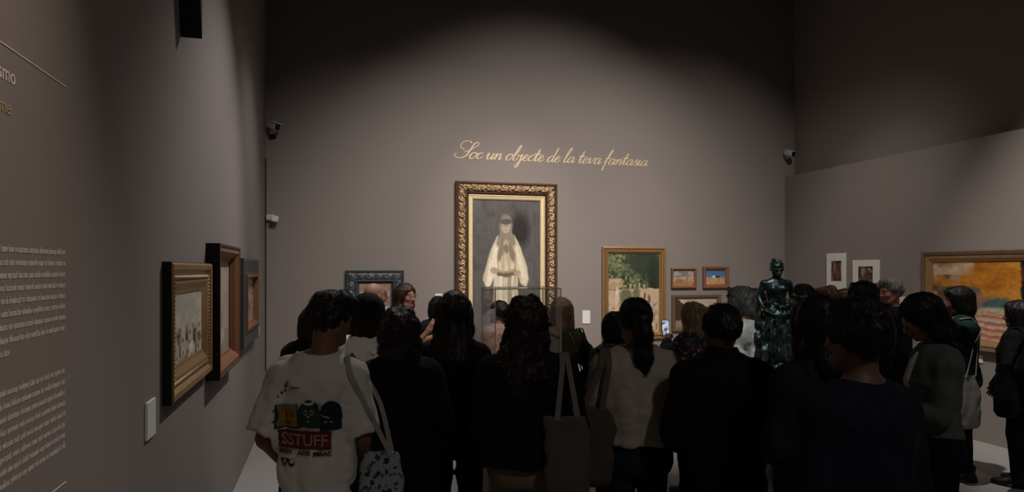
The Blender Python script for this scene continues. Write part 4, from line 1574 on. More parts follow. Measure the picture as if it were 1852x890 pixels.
    if bt['kind'] == 'trousers':
        L = Field((-0.33, -0.24, 0.05), (0.33, 0.24, 1.06 * s), 0.0135 * fine)
        L.column(zs[:4], a[:4] + 0.015, b[:4] + 0.015, yo[:4], k=0.03, power=2.3)
        f_ = bt['fit']
        for sd in (1, -1):
            L.cone((sd * 0.085 * s, -0.008, 0.89 * s), (sd * 0.095 * s, 0.010, 0.50 * s), 0.084 * s + f_ * 0.5, 0.060 * s + f_, 0.02)
            L.cone((sd * 0.095 * s, 0.010, 0.50 * s), (sd * 0.10 * s, -0.012, 0.10), 0.060 * s + f_, 0.044 * s + f_ * 1.4, 0.02)
        L.keep(lambda x, y, z: 0.075 - z + 0 * x + 0 * y)
        L.rough(0.006, 14, 14, 6, seed, ridge=True)
        V, Q = L.mesh()
        obj('trousers', mesh_np('trousers', relax(V, Q, 1), Q), bt['mat'], e)
    else:
        hm = bt['hem']
        L = Field((-0.42, -0.40, hm - 0.03), (0.42, 0.40, 1.06 * s), 0.014 * fine)
        zk = np.array([hm, 0.5 * s, 0.86 * s, 0.95 * s, 1.05 * s])
        L.column(zk, np.array([0.27, 0.235, 0.185, 0.178, 0.15]) * s * w, np.array([0.24, 0.20, 0.14, 0.13, 0.11]) * s, k=0.02)
        L.rough(0.016, 11, 11, 0.8, seed)
        V, Q = L.mesh()
        obj('skirt', mesh_np('skirt', relax(V, Q, 1), Q), bt['mat'], e)
    # ---- shoes
    if shoes not in SHOE_MATS:
        me = SHOE.copy()
        me.materials.append(mat('shoe_' + shoes, shoes, rough=0.5))
        SHOE_MATS[shoes] = me
    for sd in (1, -1):
        o = obj('shoe', SHOE_MATS[shoes], None, e, (sd * 0.10 * s, -0.015, 0.0), (0, 0, -sd * 0.12))
    # ---- hair
    if hair:
        V, Q = hair_fields(hair[0], hair[1], hair[2], seed, 0.0072 * fine, hw)
        ln = dict(short=0.05, quiff=0.06, updo=0.06, ponytail=0.12, bob=0.14, curly=0.09, wavybob=0.12, long=0.26, longcurly=0.16)[hair[0]]
        V, Q = strands(V, Q, int(520 / fine), seed, ln, 0.004 if 'curly' in hair[0] else (0.0025 if hair[0] in ('wavybob', 'quiff') else 0.0))
        obj('hair', mesh_np('hair', xf(V, Rh), Q), hmat, e)
    e_info = dict(obj=e, s=s, joints=joints, R=Rh, hgt=hgt, top=T, shx=shx, b=b, a=a, M=Matrix.Translation((p[0], p[1], 0)) @ Matrix.Rotation(math.radians(rz), 4, 'Z'))
    return e_info


M_skin = attr_mat('skin', rough=0.55, bump=0.05, noise=220, spec=0.35)
HM = {
    'black': hair_mat('black_hair', '060505', '171312'),
    'darkbrown': hair_mat('dark_brown_hair', '0c0706', '2a1b14'),
    'brown': hair_mat('brown_hair', '1f120c', '55382a'),
    'auburn': hair_mat('auburn_hair', '2e150c', '6d3c26'),
    'blonde': hair_mat('blonde_hair', '5a4630', 'b09878'),
    'lightbrown': hair_mat('light_brown_hair', '57402e', 'a58a6e'),
    'grey': hair_mat('grey_hair', '4a4a48', 'a8a8a2'),
}


def cloth(name, col, rough=0.85, **k):
    return mat(name, col, rough=rough, noise=k.pop('noise', 320), var=k.pop('var', 0.15), bump=k.pop('bump', 0.25), bdist=0.002, spec=0.15, **k)


BLK = cloth('black_cloth', '101011')
BLK2 = cloth('black_wool', '0c0c0e')
BLK3 = cloth('black_ribbed_knit', '131214')
NAVY = cloth('navy_cloth', '141824')
DEN = cloth('dark_denim', '1a212d')
DGREY = cloth('charcoal_cloth', '1d1e20')
BEIGE = cloth('beige_cotton', '6a5a4a')
WHITE = cloth('white_cotton', 'b9b4ae', var=0.06)
WHITE2 = cloth('white_linen', 'e2ded6', var=0.08)
SWEAT = cloth('oatmeal_sweatshirt', '9a8f84', var=0.12)
OLIVE = cloth('olive_jersey', '39392b')
CARD = cloth('grey_green_cardigan', '4d5350', var=0.2)
TEAL = cloth('dark_teal_shirt', '17302f')
PEACH = spots_mat('dusty_pink_print', 'a07a6c', ['7a5a6c', 'b89a90', '6c4a52'], 34, 0.3)
POLKA = spots_mat('purple_spotted_white_dress', 'a9a3ad', ['3c2440', '2a2038', '6e3557'], 30, 0.36)
FLORAL = spots_mat('dark_floral_print', '14151c', ['7c3a4a', '3a3f4a', '8a7f80', '45304a', '232838'], 26, 0.42)
FLORAL2 = spots_mat('green_floral_print', '15211d', ['4a5a50', '6a6a5e', '2a3a36'], 30, 0.4)

R_ = {}
# ---------------- front row, left to right
R_['tee'] = person('young man with wavy dark hair in a white T-shirt with a colourful back print', 577, 533, 3.1, -14, True, 0.86, '6a4635', hair=('quiff', 0.1, 0.0), hmat=HM['black'],
                   hyaw=-26, hpitch=8, hx=0.045, top=dict(mat=WHITE, name='t_shirt', sleeve='short', hem=0.885, loose=0.75, fit=0.020, arm=0.020, fold=0.009, slen=0.9),
                   bottom=dict(mat=BLK), arms=(((0.18, 0.0, -1), (0.0, 0.5, -0.85), 'grip'), ((0.26, -0.18, -0.95), (-0.30, 0.55, -0.72), 'relaxed')))
R_['curlycoat'] = person('person with a dark curly bob in a long black coat', 722, 560, 3.6, -6, False, 1.08, '6a4636', hair=('curly', 0.175, 0.012), hmat=HM['darkbrown'], hw=1.05,
                         top=dict(mat=BLK2, name='coat', hem=0.45, fit=0.034, arm=0.026, loose=0.9, collar=0.035), bottom=dict(mat=BLK), arms=('pocket', 'pocket'))
R_['longhair'] = person('slim woman in black with straight brown hair down to her waist', 822, 530, 4.0, -12, False, 0.98, '7a5443', hair=('long', 0.47, 0.004), hmat=HM['darkbrown'], hw=1.0,
                        hyaw=-10, top=dict(mat=BLK3, name='top', hem=0.98, fit=0.016), bottom=dict(mat=BLK), arms=('clasp', 'clasp'))
R_['tote'] = person('woman with long dark curly hair, black sweater and beige trousers', 953, 542, 3.4, -14, False, 1.15, '7a5443', hair=('longcurly', 0.33, 0.012), hmat=HM['darkbrown'], hw=1.15,
                    hyaw=-14, top=dict(mat=BLK, name='sweater', hem=0.93, fit=0.032, loose=1.0, arm=0.03, flare=0.02), bottom=dict(mat=BEIGE, fit=0.024), arms=('clasp', 'front'))
R_['pony'] = person('woman with a sleek black ponytail in an oatmeal sweatshirt', 1150, 540, 3.6, -10, False, 1.12, '7a5846', hair=('ponytail', 0.30, 0.0), hmat=HM['black'],
                    top=dict(mat=SWEAT, name='sweatshirt', hem=0.985, fit=0.032, loose=1.0, arm=0.032, collar=0.0), bottom=dict(mat=DEN, fit=0.016), arms=('front', 'clasp'))
R_['blackjacket'] = person('stocky man with tied-up dark hair in a boxy black jacket', 1306, 553, 3.35, -12, True, 1.0, '6a4a3a', hair=('updo', 0.1, 0.004), hmat=HM['black'],
                           top=dict(mat=BLK2, name='jacket', hem=0.78, fit=0.036, loose=1.0, arm=0.032, collar=0.05), bottom=dict(mat=BLK), arms=('front', 'clasp'))
R_['darkwoman'] = person('long-haired woman in dark jacket and long black skirt beside the bronze', 1480, 540, 2.98, -8, False, 0.94, '6a4a3c', hair=('long', 0.26, 0.008), hmat=HM['black'],
                         hyaw=12, top=dict(mat=DGREY, name='jacket', hem=0.80, fit=0.03, loose=0.6, arm=0.026), bottom=dict(kind='skirt', mat=BLK, hem=0.12), arms=('clasp', 'clasp'))
R_['nearman'] = person('nearest visitor, dark-haired man in a dark navy sweater seen from behind', 1555, 550, 2.35, 6, True, 0.95, '5c4335', hair=('short', 0.1, 0.016), hmat=HM['black'],
                       hyaw=8, top=dict(mat=NAVY, name='sweater', hem=0.84, fit=0.022, loose=0.7), bottom=dict(mat=BLK), arms=('clasp', 'clasp'))
R_['cardigan'] = person('woman with dark hair looking down, grey-green cardigan over white top', 1690, 535, 3.75, 62, False, 1.0, '8a5f4a', hair=('long', 0.26, 0.006), hmat=HM['black'], hpitch=26, head_fwd=0.07,
                        hyaw=8, top=dict(mat=CARD, name='cardigan', hem=0.99, fit=0.020, arm=0.018), bottom=dict(mat=BLK), arms=('read', 'read'))
# ---------------- second row and beyond
R_['beanie'] = person('visitor in a black beanie and loose white shirt with a thin black strap', 668, 540, 4.35, -22, False, 1.06, '7a5848', hair=('bob', 0.17, 0.0), hmat=HM['darkbrown'],
                      hyaw=-15, top=dict(mat=WHITE2, name='shirt', hem=0.86, fit=0.03, loose=1.0, arm=0.034, fold=0.017), bottom=dict(mat=BLK), arms=('clasp', 'clasp'))
R_['shade'] = person('visitor in a dark coat mostly hidden behind the printed T-shirt', 566, 556, 4.9, -20, False, 1.1, '6a4a3c', hair=('bob', 0.14, 0.0), hmat=HM['darkbrown'],
                     top=dict(mat=BLK2, name='coat', hem=0.6, fit=0.034, arm=0.028, collar=0.03), bottom=dict(mat=BLK), arms=('clasp', 'clasp'), fine=1.2)
R_['bald'] = person('bald man in front of the dark carved frame', 676, 512, 6.3, -30, True, 1.0, '9a7564', hair=None, hyaw=-25,
                    top=dict(mat=DGREY, name='jacket', hem=0.84, collar=0.03), bottom=dict(mat=DEN), arms=('clasp', 'clasp'), fine=1.2)
R_['guide'] = person('woman with long brown hair and glasses facing right, hand raised, spotted dress', 730, 513, 6.6, -97, False, 1.0, 'b07e68', hair=('long', 0.30, 0.0), hmat=HM['brown'], hyaw=-42,
                     top=dict(mat=POLKA, name='dress_top', hem=0.90, sleeve='short', slen=0.5, fit=0.014), bottom=dict(kind='skirt', mat=POLKA, hem=0.35),
                     arms=(((0.12, 0.30, -0.9), (0.1, 0.62, 0.75), 'relaxed'), ((0.1, 0.55, -0.75), (-0.2, 0.9, 0.35), 'flat')), fine=1.0)
R_['peek'] = person('short-haired visitor half hidden left of the waist-long hair', 792, 537, 7.3, -14, False, 1.0, '7a5443', hair=('bob', 0.13, 0.0), hmat=HM['black'],
                    top=dict(mat=DGREY, name='top', hem=0.9), bottom=dict(mat=BLK), arms=('clasp', 'clasp'), fine=1.25)
R_['glass'] = person('dark-haired woman in a dusty pink top seen through the glass case', 903, 545, 7.0, 12, False, 1.0, '7a4f3e', hair=('updo', 0.1, 0.0), hmat=HM['darkbrown'], hyaw=30,
                     top=dict(mat=PEACH, name='blouse', hem=0.9, fit=0.02, loose=0.8), bottom=dict(mat=DEN), arms=('clasp', 'clasp'), fine=1.2)
R_['olive'] = person('woman with a light brown bob in olive top, elbow out beside the glass case', 1016, 540, 5.75, 0, False, 0.95, '9a6f5a', hair=('bob', 0.20, 0.004), hmat=HM['lightbrown'], hyaw=-6,
                     top=dict(mat=OLIVE, name='top', hem=0.92, fit=0.016), bottom=dict(mat=BLK), arms=(((0.62, -0.05, -0.85), (-0.7, 0.55, 0.25), 'relaxed'), 'clasp'), fine=1.1)
R_['floral'] = person('short visitor with cropped dark hair and a green floral top', 1112, 565, 5.2, -8, False, 0.95, '6a4a3a', hair=('bob', 0.12, 0.0), hmat=HM['black'],
                      top=dict(mat=FLORAL2, name='blouse', hem=0.88, fit=0.024, loose=0.8), bottom=dict(mat=BLK), arms=('clasp', 'clasp'), fine=1.2)
R_['phone'] = person('woman with blonde hair in a dark floral blouse raising a phone', 1256, 548, 5.65, 8, False, 0.98, 'a07660', hair=('wavybob', 0.27, 0.006), hmat=HM['blonde'], hyaw=14,
                     top=dict(mat=FLORAL, name='blouse', hem=0.86, fit=0.026, loose=0.8, arm=0.026), bottom=dict(mat=BLK), arms=('chest', ((0.15, 0.60, -0.60), (-0.50, 0.50, 0.80), 'grip')))
R_['whiteshirt'] = person('grey-haired visitor in a white shirt with a shoulder strap', 1342, 520, 5.3, 34, False, 1.05, '9a6a54', hair=('curly', 0.085, 0.004), hmat=HM['grey'], hyaw=38,
                          top=dict(mat=WHITE2, name='shirt', hem=0.85, fit=0.03, loose=1.0, arm=0.03, fold=0.017), bottom=dict(mat=DEN), arms=('clasp', 'clasp'), fine=1.1)
R_['redface'] = person('dark-haired visitor just left of the bronze figure', 1366, 523, 6.6, 60, True, 0.9, '6d3f30', hair=('short', 0.1, 0.0), hmat=HM['black'],
                       top=dict(mat=DGREY, name='shirt', hem=0.9), bottom=dict(mat=BLK), arms=('clasp', 'clasp'), fine=1.25)
R_['profile'] = person('woman with dark shoulder-length hair in profile right of the bronze', 1452, 515, 5.9, 72, False, 1.0, '8a5c4a', hair=('long', 0.24, 0.0), hmat=HM['darkbrown'],
                       top=dict(mat=BLK, name='top', hem=0.9), bottom=dict(mat=BLK), arms=('clasp', 'clasp'), fine=1.1)
R_['auburn'] = person('auburn-haired visitor holding up a pale phone', 1500, 519, 6.5, 40, False, 0.95, '9a6a56', hair=('wavybob', 0.15, 0.0), hmat=HM['auburn'], hyaw=15,
                      top=dict(mat=DGREY, name='top', hem=0.9), bottom=dict(mat=BLK), arms=(((0.1, 0.75, -0.4), (-0.1, 0.35, 0.92), 'grip'), 'clasp'), fine=1.2)
R_['far1'] = person('visitor in profile squeezed between auburn and black hair', 1530, 524, 7.1, 75, False, 0.9, '8a5a4c', hair=('short', 0.1, 0.004), hmat=HM['brown'],
                    top=dict(mat=BLK, name='top', hem=0.9), bottom=dict(mat=BLK), arms=('clasp', 'clasp'), fine=1.3)
R_['blackcap'] = person('visitor with thick straight black hair below the squarish photograph', 1563, 513, 5.5, 78, True, 0.9, '7a5242', hair=('short', 0.1, 0.016), hmat=HM['black'],
                        top=dict(mat=BLK, name='shirt', hem=0.9), bottom=dict(mat=BLK), arms=('clasp', 'clasp'), fine=1.2)
R_['far2'] = person('brown-haired visitor behind the grey-haired man', 1591, 513, 7.3, 80, False, 0.9, '8a5a48', hair=('wavybob', 0.15, 0.0), hmat=HM['brown'],
                    top=dict(mat=DGREY, name='top', hem=0.9), bottom=dict(mat=BLK), arms=('clasp', 'clasp'), fine=1.3)
R_['greyman'] = person('grey-haired man in profile wearing a dark navy shirt', 1614, 505, 6.25, 66, True, 1.0, 'a8745e', hair=('short', 0.1, 0.004), hmat=HM['grey'], hyaw=18,
                       top=dict(mat=NAVY, name='shirt', hem=0.88, collar=0.02), bottom=dict(mat=BLK), arms=('clasp', 'clasp'), fine=1.0)
R_['teal'] = person('dark-haired woman in a dark teal shirt with a pale tote bag', 1738, 520, 6.1, 55, False, 1.05, '8a5a4a', hair=('bob', 0.15, 0.008), hmat=HM['black'], hpitch=6,
                    top=dict(mat=TEAL, name='shirt', hem=0.86, fit=0.024, collar=0.02), bottom=dict(mat=BLK), arms=('clasp', 'chest'), fine=1.1)
R_['edge'] = person('visitor in a thick black coat at the right edge of the picture', 1846, 545, 5.9, 20, False, 1.2, '6a4a3c', hair=('bob', 0.18, 0.006), hmat=HM['black'],
                    top=dict(mat=BLK2, name='coat', hem=0.62, fit=0.04, loose=1.0, arm=0.04, collar=0.04), bottom=dict(mat=BLK), arms=('clasp', ((0.55, -0.1, -0.9), (-0.2, 0.5, -0.7), 'relaxed')), fine=1.1)


# ================================================================== THINGS THE VISITORS WEAR OR CARRY
def loc(info, p):
    """person's own coordinates to the room's"""
    return info['M'] @ Vector(p)


# beanie
i = R_['beanie']
F = Field((-0.13, -0.16, -0.08), (0.13, 0.14, 0.19), 0.0075)
F.ell((0, -0.016, 0.045), (0.098, 0.118, 0.108), 0.02)
F.ell((0, -0.05, 0.09), (0.075, 0.075, 0.065), 0.04)
F.keep(lambda x, y, z: (0.16 * y - 0.02 + 0 * x) - z, 0.008)
F.rough(0.004, 60, 60, 12, 5)
V, Q = F.mesh()
obj('beanie', mesh_np('beanie', xf(V, i['R']), Q), BLK3, i['obj'])
F = Field((-0.13, -0.16, -0.1), (0.13, 0.14, 0.09), 0.0075)
F.ell((0, -0.016, 0.03), (0.103, 0.124, 0.11), 0.01)
F.keep(lambda x, y, z: np.abs(z - 0.16 * y - 0.002 + 0 * x) - 0.032, 0.01)
V, Q = F.mesh()
obj('beanie_cuff', mesh_np('beanie_cuff', xf(V, i['R']), Q), BLK2, i['obj'])
# its thin black strap: from the right shoulder down across the back to the left hip
look = i['top'].back_y()
pts = []
for t in np.linspace(0, 1, 26):
    x, z = 0.135 - 0.30 * t, 1.41 * i['s'] - 0.46 * t
    y = float(look(x, z))
    if not math.isnan(y):
        pts.append((x, y - 0.005, z))
MB().ribbon(pts, [Vector((0.85, 0, 0.5))] * len(pts), 0.016, 0.004).build('bag_strap', BLK, i['obj'])

# grey-haired visitor: shoulder strap
i = R_['whiteshirt']
look = i['top'].back_y()
pts = []
for t in np.linspace(0, 1, 22):
    x, z = 0.12 - 0.26 * t, 1.42 * i['s'] - 0.36 * t
    y = float(look(x, z))
    if not math.isnan(y):
        pts.append((x, y - 0.005, z))
MB().ribbon(pts, [Vector((0.8, 0, 0.6))] * len(pts), 0.03, 0.004).build('bag_strap', cloth('grey_webbing', '8b8680'), i['obj'])

# olive top: thin chain strap
i = R_['olive']
look = i['top'].back_y()
pts = []
for t in np.linspace(0, 1, 22):
    x, z = 0.03 + 0.12 * t, 1.45 * i['s'] - 0.28 * t
    y = float(look(x, z))
    if not math.isnan(y):
        pts.append((x, y - 0.004, z))
MB().tube(pts, 0.004, 6).build('chain_strap', M_gold, i['obj'], True)
# black jacket slung over her right arm
S, E, Wr, fa, hk = i['joints'][1]
F = Field((0.05, -0.25, 0.85), (0.55, 0.45, 1.5), 0.012)
F.cone(S + (E - S) * 0.35, E, 0.070, 0.066, 0.02)
F.cone(E, Wr, 0.066, 0.055, 0.03)
F.cone(E + np.array([0, 0.02, -0.02]), E * 0.5 + Wr * 0.5 + np.array([0, 0, -0.14]), 0.055, 0.04, 0.04)
F.rough(0.010, 14, 14, 12, 3, ridge=True)
V, Q = F.mesh()
obj('sleeve', mesh_np('sleeve', relax(V, Q, 1), Q), BLK2, i['obj'])

# guide's glasses
i = R_['guide']
mb = MB()
for sd in (-1, 1):
    ring_pts = [(sd * 0.032 + 0.021 * math.cos(a), 0.108, -0.004 + 0.017 * math.sin(a)) for a in np.linspace(0, 2 * PI, 15)[:-1]]
    mb.tube(ring_pts, 0.0016, 5, closed=True)
    mb.tube([(sd * 0.054, 0.106, 0.0), (sd * 0.078, 0.05, 0.002), (sd * 0.082, -0.005, 0.0)], 0.0016, 5)
mb.tube([(-0.011, 0.108, 0.0), (0, 0.110, 0.004), (0.011, 0.108, 0.0)], 0.0016, 5)
o = mb.build('glasses', mat('glasses_metal', (0.25, 0.2, 0.17), rough=0.35, metal=0.7, bump=0), i['obj'], True)
o.data.transform(i['R'])

# printed back of the white T-shirt
i = R_['tee']
look = i['top'].back_y()
s = i['s']
RES = 0.0024
XC, ZT = -0.01, 1.330                    # centre and top edge of the print on the back
pw, ph_ = 0.32, 0.37
nx, nz = int(pw / RES), int(ph_ / RES)
u, v = np.meshgrid(np.arange(nx + 1) / nx, np.arange(nz + 1) / nz, indexing='ij')
img = np.zeros((nx + 1, nz + 1, 3))
msk = np.zeros((nx + 1, nz + 1), dtype=bool)
X, Zm = (u - 0.5) * pw, v * ph_          # metres, Zm downwards


def ink(m, col):
    img[m] = hexc(col)
    msk[m] = True


def ellm(cx, cz, rx, rz):
    return ((X - cx) / rx) ** 2 + ((Zm - cz) / rz) ** 2 < 1


wob = 0.004 * (vnoise(u * 12, v * 12, 0 * u, 4) - 0.5)
X0, Z0 = X.copy(), Zm.copy()
X, Zm = X + wob, Zm + wob
# glass mug with a face
ink((X > -0.150) & (X < -0.048) & (Zm > 0.028) & (Zm < 0.136), '22281c')
ink((X > -0.140) & (X < -0.056) & (Zm > 0.034) & (Zm < 0.128), '66664e')
ink((X > -0.130) & (X < -0.058) & (Zm > 0.048) & (Zm < 0.126), '7f5a1c')
ink(ellm(-0.1, 0.036, 0.046, 0.010), '5c6454')
ink(ellm(-0.15, 0.08, 0.016, 0.032) & ~ellm(-0.15, 0.08, 0.009, 0.022), '1b1f18')
ink(ellm(-0.108, 0.078, 0.0035, 0.014) | ellm(-0.078, 0.076, 0.0035, 0.014), '1a140c')
ink(ellm(-0.094, 0.104, 0.017, 0.010) & ~ellm(-0.094, 0.099, 0.016, 0.009), '1a140c')
# green bean shape
ink(ellm(0.004, 0.070, 0.054, 0.062) | ((np.abs(X - 0.004) < 0.054) & (Zm > 0.07) & (Zm < 0.135)), '143018')
ink(ellm(0.0, 0.018, 0.026, 0.014) & ~ellm(0.0, 0.012, 0.018, 0.010), 'b5b8ac')
for cx in (-0.014, 0.014):
    ink(ellm(cx, 0.064, 0.008, 0.012), '9aa394')
    ink(ellm(cx, 0.064, 0.0055, 0.009), '10200f')
ink(ellm(-0.002, 0.082, 0.006, 0.004), '9aa394')
ink(ellm(-0.002, 0.104, 0.008, 0.004), '6a7a60')
ink((np.abs(Zm - 0.134 - 0.6 * (X ** 2)) < 0.0022) & (np.abs(X) < 0.034), 'a9aca0')
# dark blue shape
ink(ellm(0.095, 0.075, 0.048, 0.066) | ((X > 0.050) & (X < 0.140) & (Zm > 0.075) & (Zm < 0.145)), '0c1228')
ink((np.abs(X - 0.052) < 0.006) & (Zm > 0.018) & (Zm < 0.052), '9a9a98')
ink((np.abs(Zm - 0.082 - 0.35 * (X - 0.07)) < 0.0028) & (X > 0.048) & (X < 0.09), '9aa0a8')
ink(ellm(0.075, 0.106, 0.006, 0.004) | ellm(0.095, 0.108, 0.006, 0.004), '7a86a0')
# red panel
red = (X > -0.138) & (X < 0.098) & (Zm > 0.140 + 0.03 * (X + 0.138)) & (Zm < 0.222 + 0.035 * (X + 0.138))
ink(red, '561217')
X, Zm = X0, Z0
# recycling triangle and smiling circle
tri = np.maximum(np.abs(X + 0.112) * 1.7 + (Zm - 0.300), (Zm - 0.300)) < 0.012
tri &= (Zm > 0.268) & (Zm < 0.305)
tin = (np.abs(X + 0.112) * 1.7 + (Zm - 0.296) < -0.004) & (Zm > 0.274) & (Zm < 0.294)
ink(tri & ~tin, '0d0d0d')
ink(ellm(-0.078, 0.286, 0.016, 0.018) & ~ellm(-0.077, 0.281, 0.009, 0.009), '0d0d0d')
# scattered marks on the left shoulder
for (cx, cz, r) in ((-0.125, -0.0, 0.006),):
    pass
Xw, Zw = XC + X, ZT - Zm
Yw = look(Xw, Zw)
ok = msk & ~np.isnan(Yw)
quad = ok[:-1, :-1] & ok[1:, :-1] & ok[:-1, 1:] & ok[1:, 1:]
ii, jj = np.nonzero(quad)
n1 = nz + 1
a_ = ii * n1 + jj
Fq = np.stack([a_, a_ + 1, a_ + n1 + 1, a_ + n1], axis=1)
Vp = np.stack([Xw, np.nan_to_num(Yw) - 0.005, Zw], axis=-1).reshape(-1, 3)
used = np.unique(Fq)
remap = np.full(len(Vp), -1)
remap[used] = np.arange(len(used))
o = obj('shirt_print', mesh_np('shirt_print', Vp[used], remap[Fq], True, img.reshape(-1, 3)[used]), attr_mat('screen_print', rough=0.7, bump=0.05), i['obj'])


def shirt_text(s_, size, x, zdown, m, off=0.0085, bold=0.0, slope=0.0, sx=1.0):
    v, f = text_geo(s_, size, bold)
    vv = []
    for p in v:
        X_, Z_ = XC + x + p[0] * sx, ZT - zdown + p[1] - slope * p[0]
        y_ = float(look(X_, Z_))
        vv.append((X_, (0 if math.isnan(y_) else y_) - off, Z_))
    return MB().add(vv, f).build('shirt_lettering', m, i['obj'])


M_inkw = mat('pale_ink', (0.26, 0.15, 0.14), rough=0.7, bump=0)
M_inkb = mat('black_ink', (0.012, 0.012, 0.012), rough=0.7, bump=0)
M_inkg = mat('grey_ink', (0.20, 0.18, 0.17), rough=0.7, bump=0)
shirt_text('SSTUFF', 0.072, -0.128, 0.205, M_inkw, slope=0.04, sx=0.92, bold=0.001)
shirt_text('BEEN', 0.026, -0.140, 0.246, M_inkb, bold=0.0012)
shirt_text('ASTE', 0.026, -0.050, 0.250, M_inkb, bold=0.0012)
shirt_text('MIRAC', 0.026, 0.022, 0.254, M_inkb, bold=0.0012)
mb = MB()
for (x, z, r) in ((-0.115, 1.385, 0.006), (-0.120, 1.362, 0.005), (-0.135, 1.352, 0.005), (-0.15, 1.335, 0.004), (-0.108, 1.398, 0.004), (-0.085, 1.378, 0.004), (-0.075, 1.377, 0.004), (-0.064, 1.377, 0.0035), (-0.053, 1.377, 0.0035)):
    y = float(look(x, z))
    if math.isnan(y):
        continue
    mb.add([(x + r * math.cos(a), float(np.nan_to_num(look(x + r * math.cos(a), z + r * math.sin(a)), nan=y)) - 0.004, z + r * 1.3 * math.sin(a)) for a in np.linspace(0, 2 * PI, 9)[:-1]], [tuple(range(8))])
mb.build('ink_spots', M_inkb, i['obj'])



def tote(info, label, side, x, y, ztop, w, h, d, m, strap_m, strap_top, tw=0.028, tilt=0.0, cat='tote bag', sag=1.0, two=True, front=True, turn=0.0):
    """cloth bag hanging by its straps from a shoulder of the person"""
    base = loc(info, (x, y, ztop - h))
    e = empty('tote_bag', base, info['obj'].rotation_euler.z)
    tag(e, label, cat)
    F = Field((-w * 0.75, -d - 0.05, -0.03), (w * 0.75, d + 0.05, h + 0.05), 0.010)
    zz = [0.0, 0.04, h * 0.35, h * 0.7, h * 0.93, h]
    F.column(zz, [w * 0.42, w * 0.49, w * 0.52, w * 0.50, w * 0.48, w * 0.46], [d * 0.6, d, d * 0.95, d * 0.6, d * 0.35, d * 0.25], xo=[tilt * q for q in zz], k=0.01, power=2.8)
    F.rough(0.005 * sag, 12, 12, 7, int(x * 100) + 5, ridge=True).rough(0.003, 30, 30, 18, 8)
    V, Q = F.mesh()
    obj('bag_body', mesh_np('bag_body', relax(V, Q, 2), Q), m, e, rot=(0, 0, turn))
    T = info['top']
    lk = T.back_y()
    xs = strap_top[0]
    ixs = int((xs - T.lo[0]) / T.h)
    iy0 = int((-0.01 - T.lo[1]) / T.h)
    colz = T.ax[2][T.F[ixs, iy0] < 0]
    ztop_s = (float(colz.max()) if len(colz) else strap_top[2]) + 0.012
    org = Vector((x, y, ztop - h))
    for k in ((-1, 1) if two else (1,)):
        ct_, sn_ = math.cos(turn), math.sin(turn)
        bp = Vector((x + tilt * h + k * w * 0.22 * ct_, y - d * 0.3 + k * w * 0.22 * sn_, ztop - 0.02))
        fp = Vector((x + tilt * h + k * w * 0.22, y + d * 0.3, ztop - 0.02))
        xo = xs + k * 0.012
        pts = []
        for t_ in np.linspace(0, 1, 9)[:-1]:
            X_, Z_ = bp.x + (xo - bp.x) * t_, bp.z + (ztop_s - 0.03 - bp.z) * t_
            Y_ = bp.y * (1 - t_) + (-0.10) * t_
            yy = float(lk(X_, Z_))
            if not math.isnan(yy):
                Y_ = min(Y_, yy - 0.008)
            pts.append((X_, Y_, Z_))
        pts += [(xo, -0.055, ztop_s - 0.006), (xo, -0.01, ztop_s + 0.004), (xo, 0.04, ztop_s - 0.008)]
        if front:
            pts += [(xo + (fp.x - xo) * 0.15, 0.13, ztop_s - 0.10), (xo + (fp.x - xo) * 0.6, 0.13, ztop_s * 0.45 + fp.z * 0.55), tuple(fp)]
        pts = [Vector(p_) - org for p_ in catmull(pts, 3)]
        wd_ = [Vector((1, 0.15, 0.1))] * len(pts)
        MB().ribbon(pts, wd_, tw, 0.004).build('strap', strap_m, e)
    return e


PATT = spots_mat('blue_white_leaf_print', '7d8488', ['141e28', '1e3440', '0e1216', '3a5058'], 36, 0.42)
i = R_['tee']
tote(i, 'patterned blue and white cloth bag hanging at the T-shirt man\'s right side', 1, 0.29, -0.02, 1.07, 0.21, 0.36, 0.06, PATT, cloth('grey_bag_strap', '86827c'), (0.130, -0.02, 1.485 * i['s']), 0.022, two=False)
i = R_['tote']
tote(i, 'pale grey tote bag on the shoulder of the woman in beige trousers', 1, 0.185, -0.20, 1.20, 0.23, 0.42, 0.045, cloth('pale_grey_canvas', '4c463f'), cloth('pale_canvas_strap', '66615a'), (0.185, -0.05, 1.475 * i['s']), 0.026, 0.0)
i = R_['pony']
tote(i, 'brown-grey tote bag on the left of the oatmeal sweatshirt', -1, -0.27, -0.13, 1.19, 0.24, 0.40, 0.05, cloth('brown_canvas', '4a4038'), cloth('brown_canvas_strap', '564b42'), (-0.178, -0.04, 1.475 * i['s']), 0.032)
i = R_['teal']
tote(i, 'pale tote bag hanging behind the woman in the teal shirt', -1, -0.235, 0.0, 0.98, 0.26, 0.48, 0.05, cloth('off_white_canvas', '8a8780'), cloth('off_white_strap', '8f8c85'), (-0.13, -0.03, 1.48 * i['s']), 0.024, front=False, turn=-0.9)
i = R_['edge']
tote(i, 'black shoulder bag beside the black coat at the right edge', -1, -0.37, -0.02, 1.12, 0.30, 0.46, 0.08, BLK2, BLK, (-0.16, -0.03, 1.49 * i['s']), 0.03, cat='shoulder bag', front=False)
i = R_['olive']
tote(i, 'small black handbag at the hip of the olive-topped woman', 1, 0.26, 0.06, 0.98, 0.17, 0.2, 0.05, BLK, BLK, (0.16, -0.02, 1.46 * i['s']), 0.012, cat='handbag')


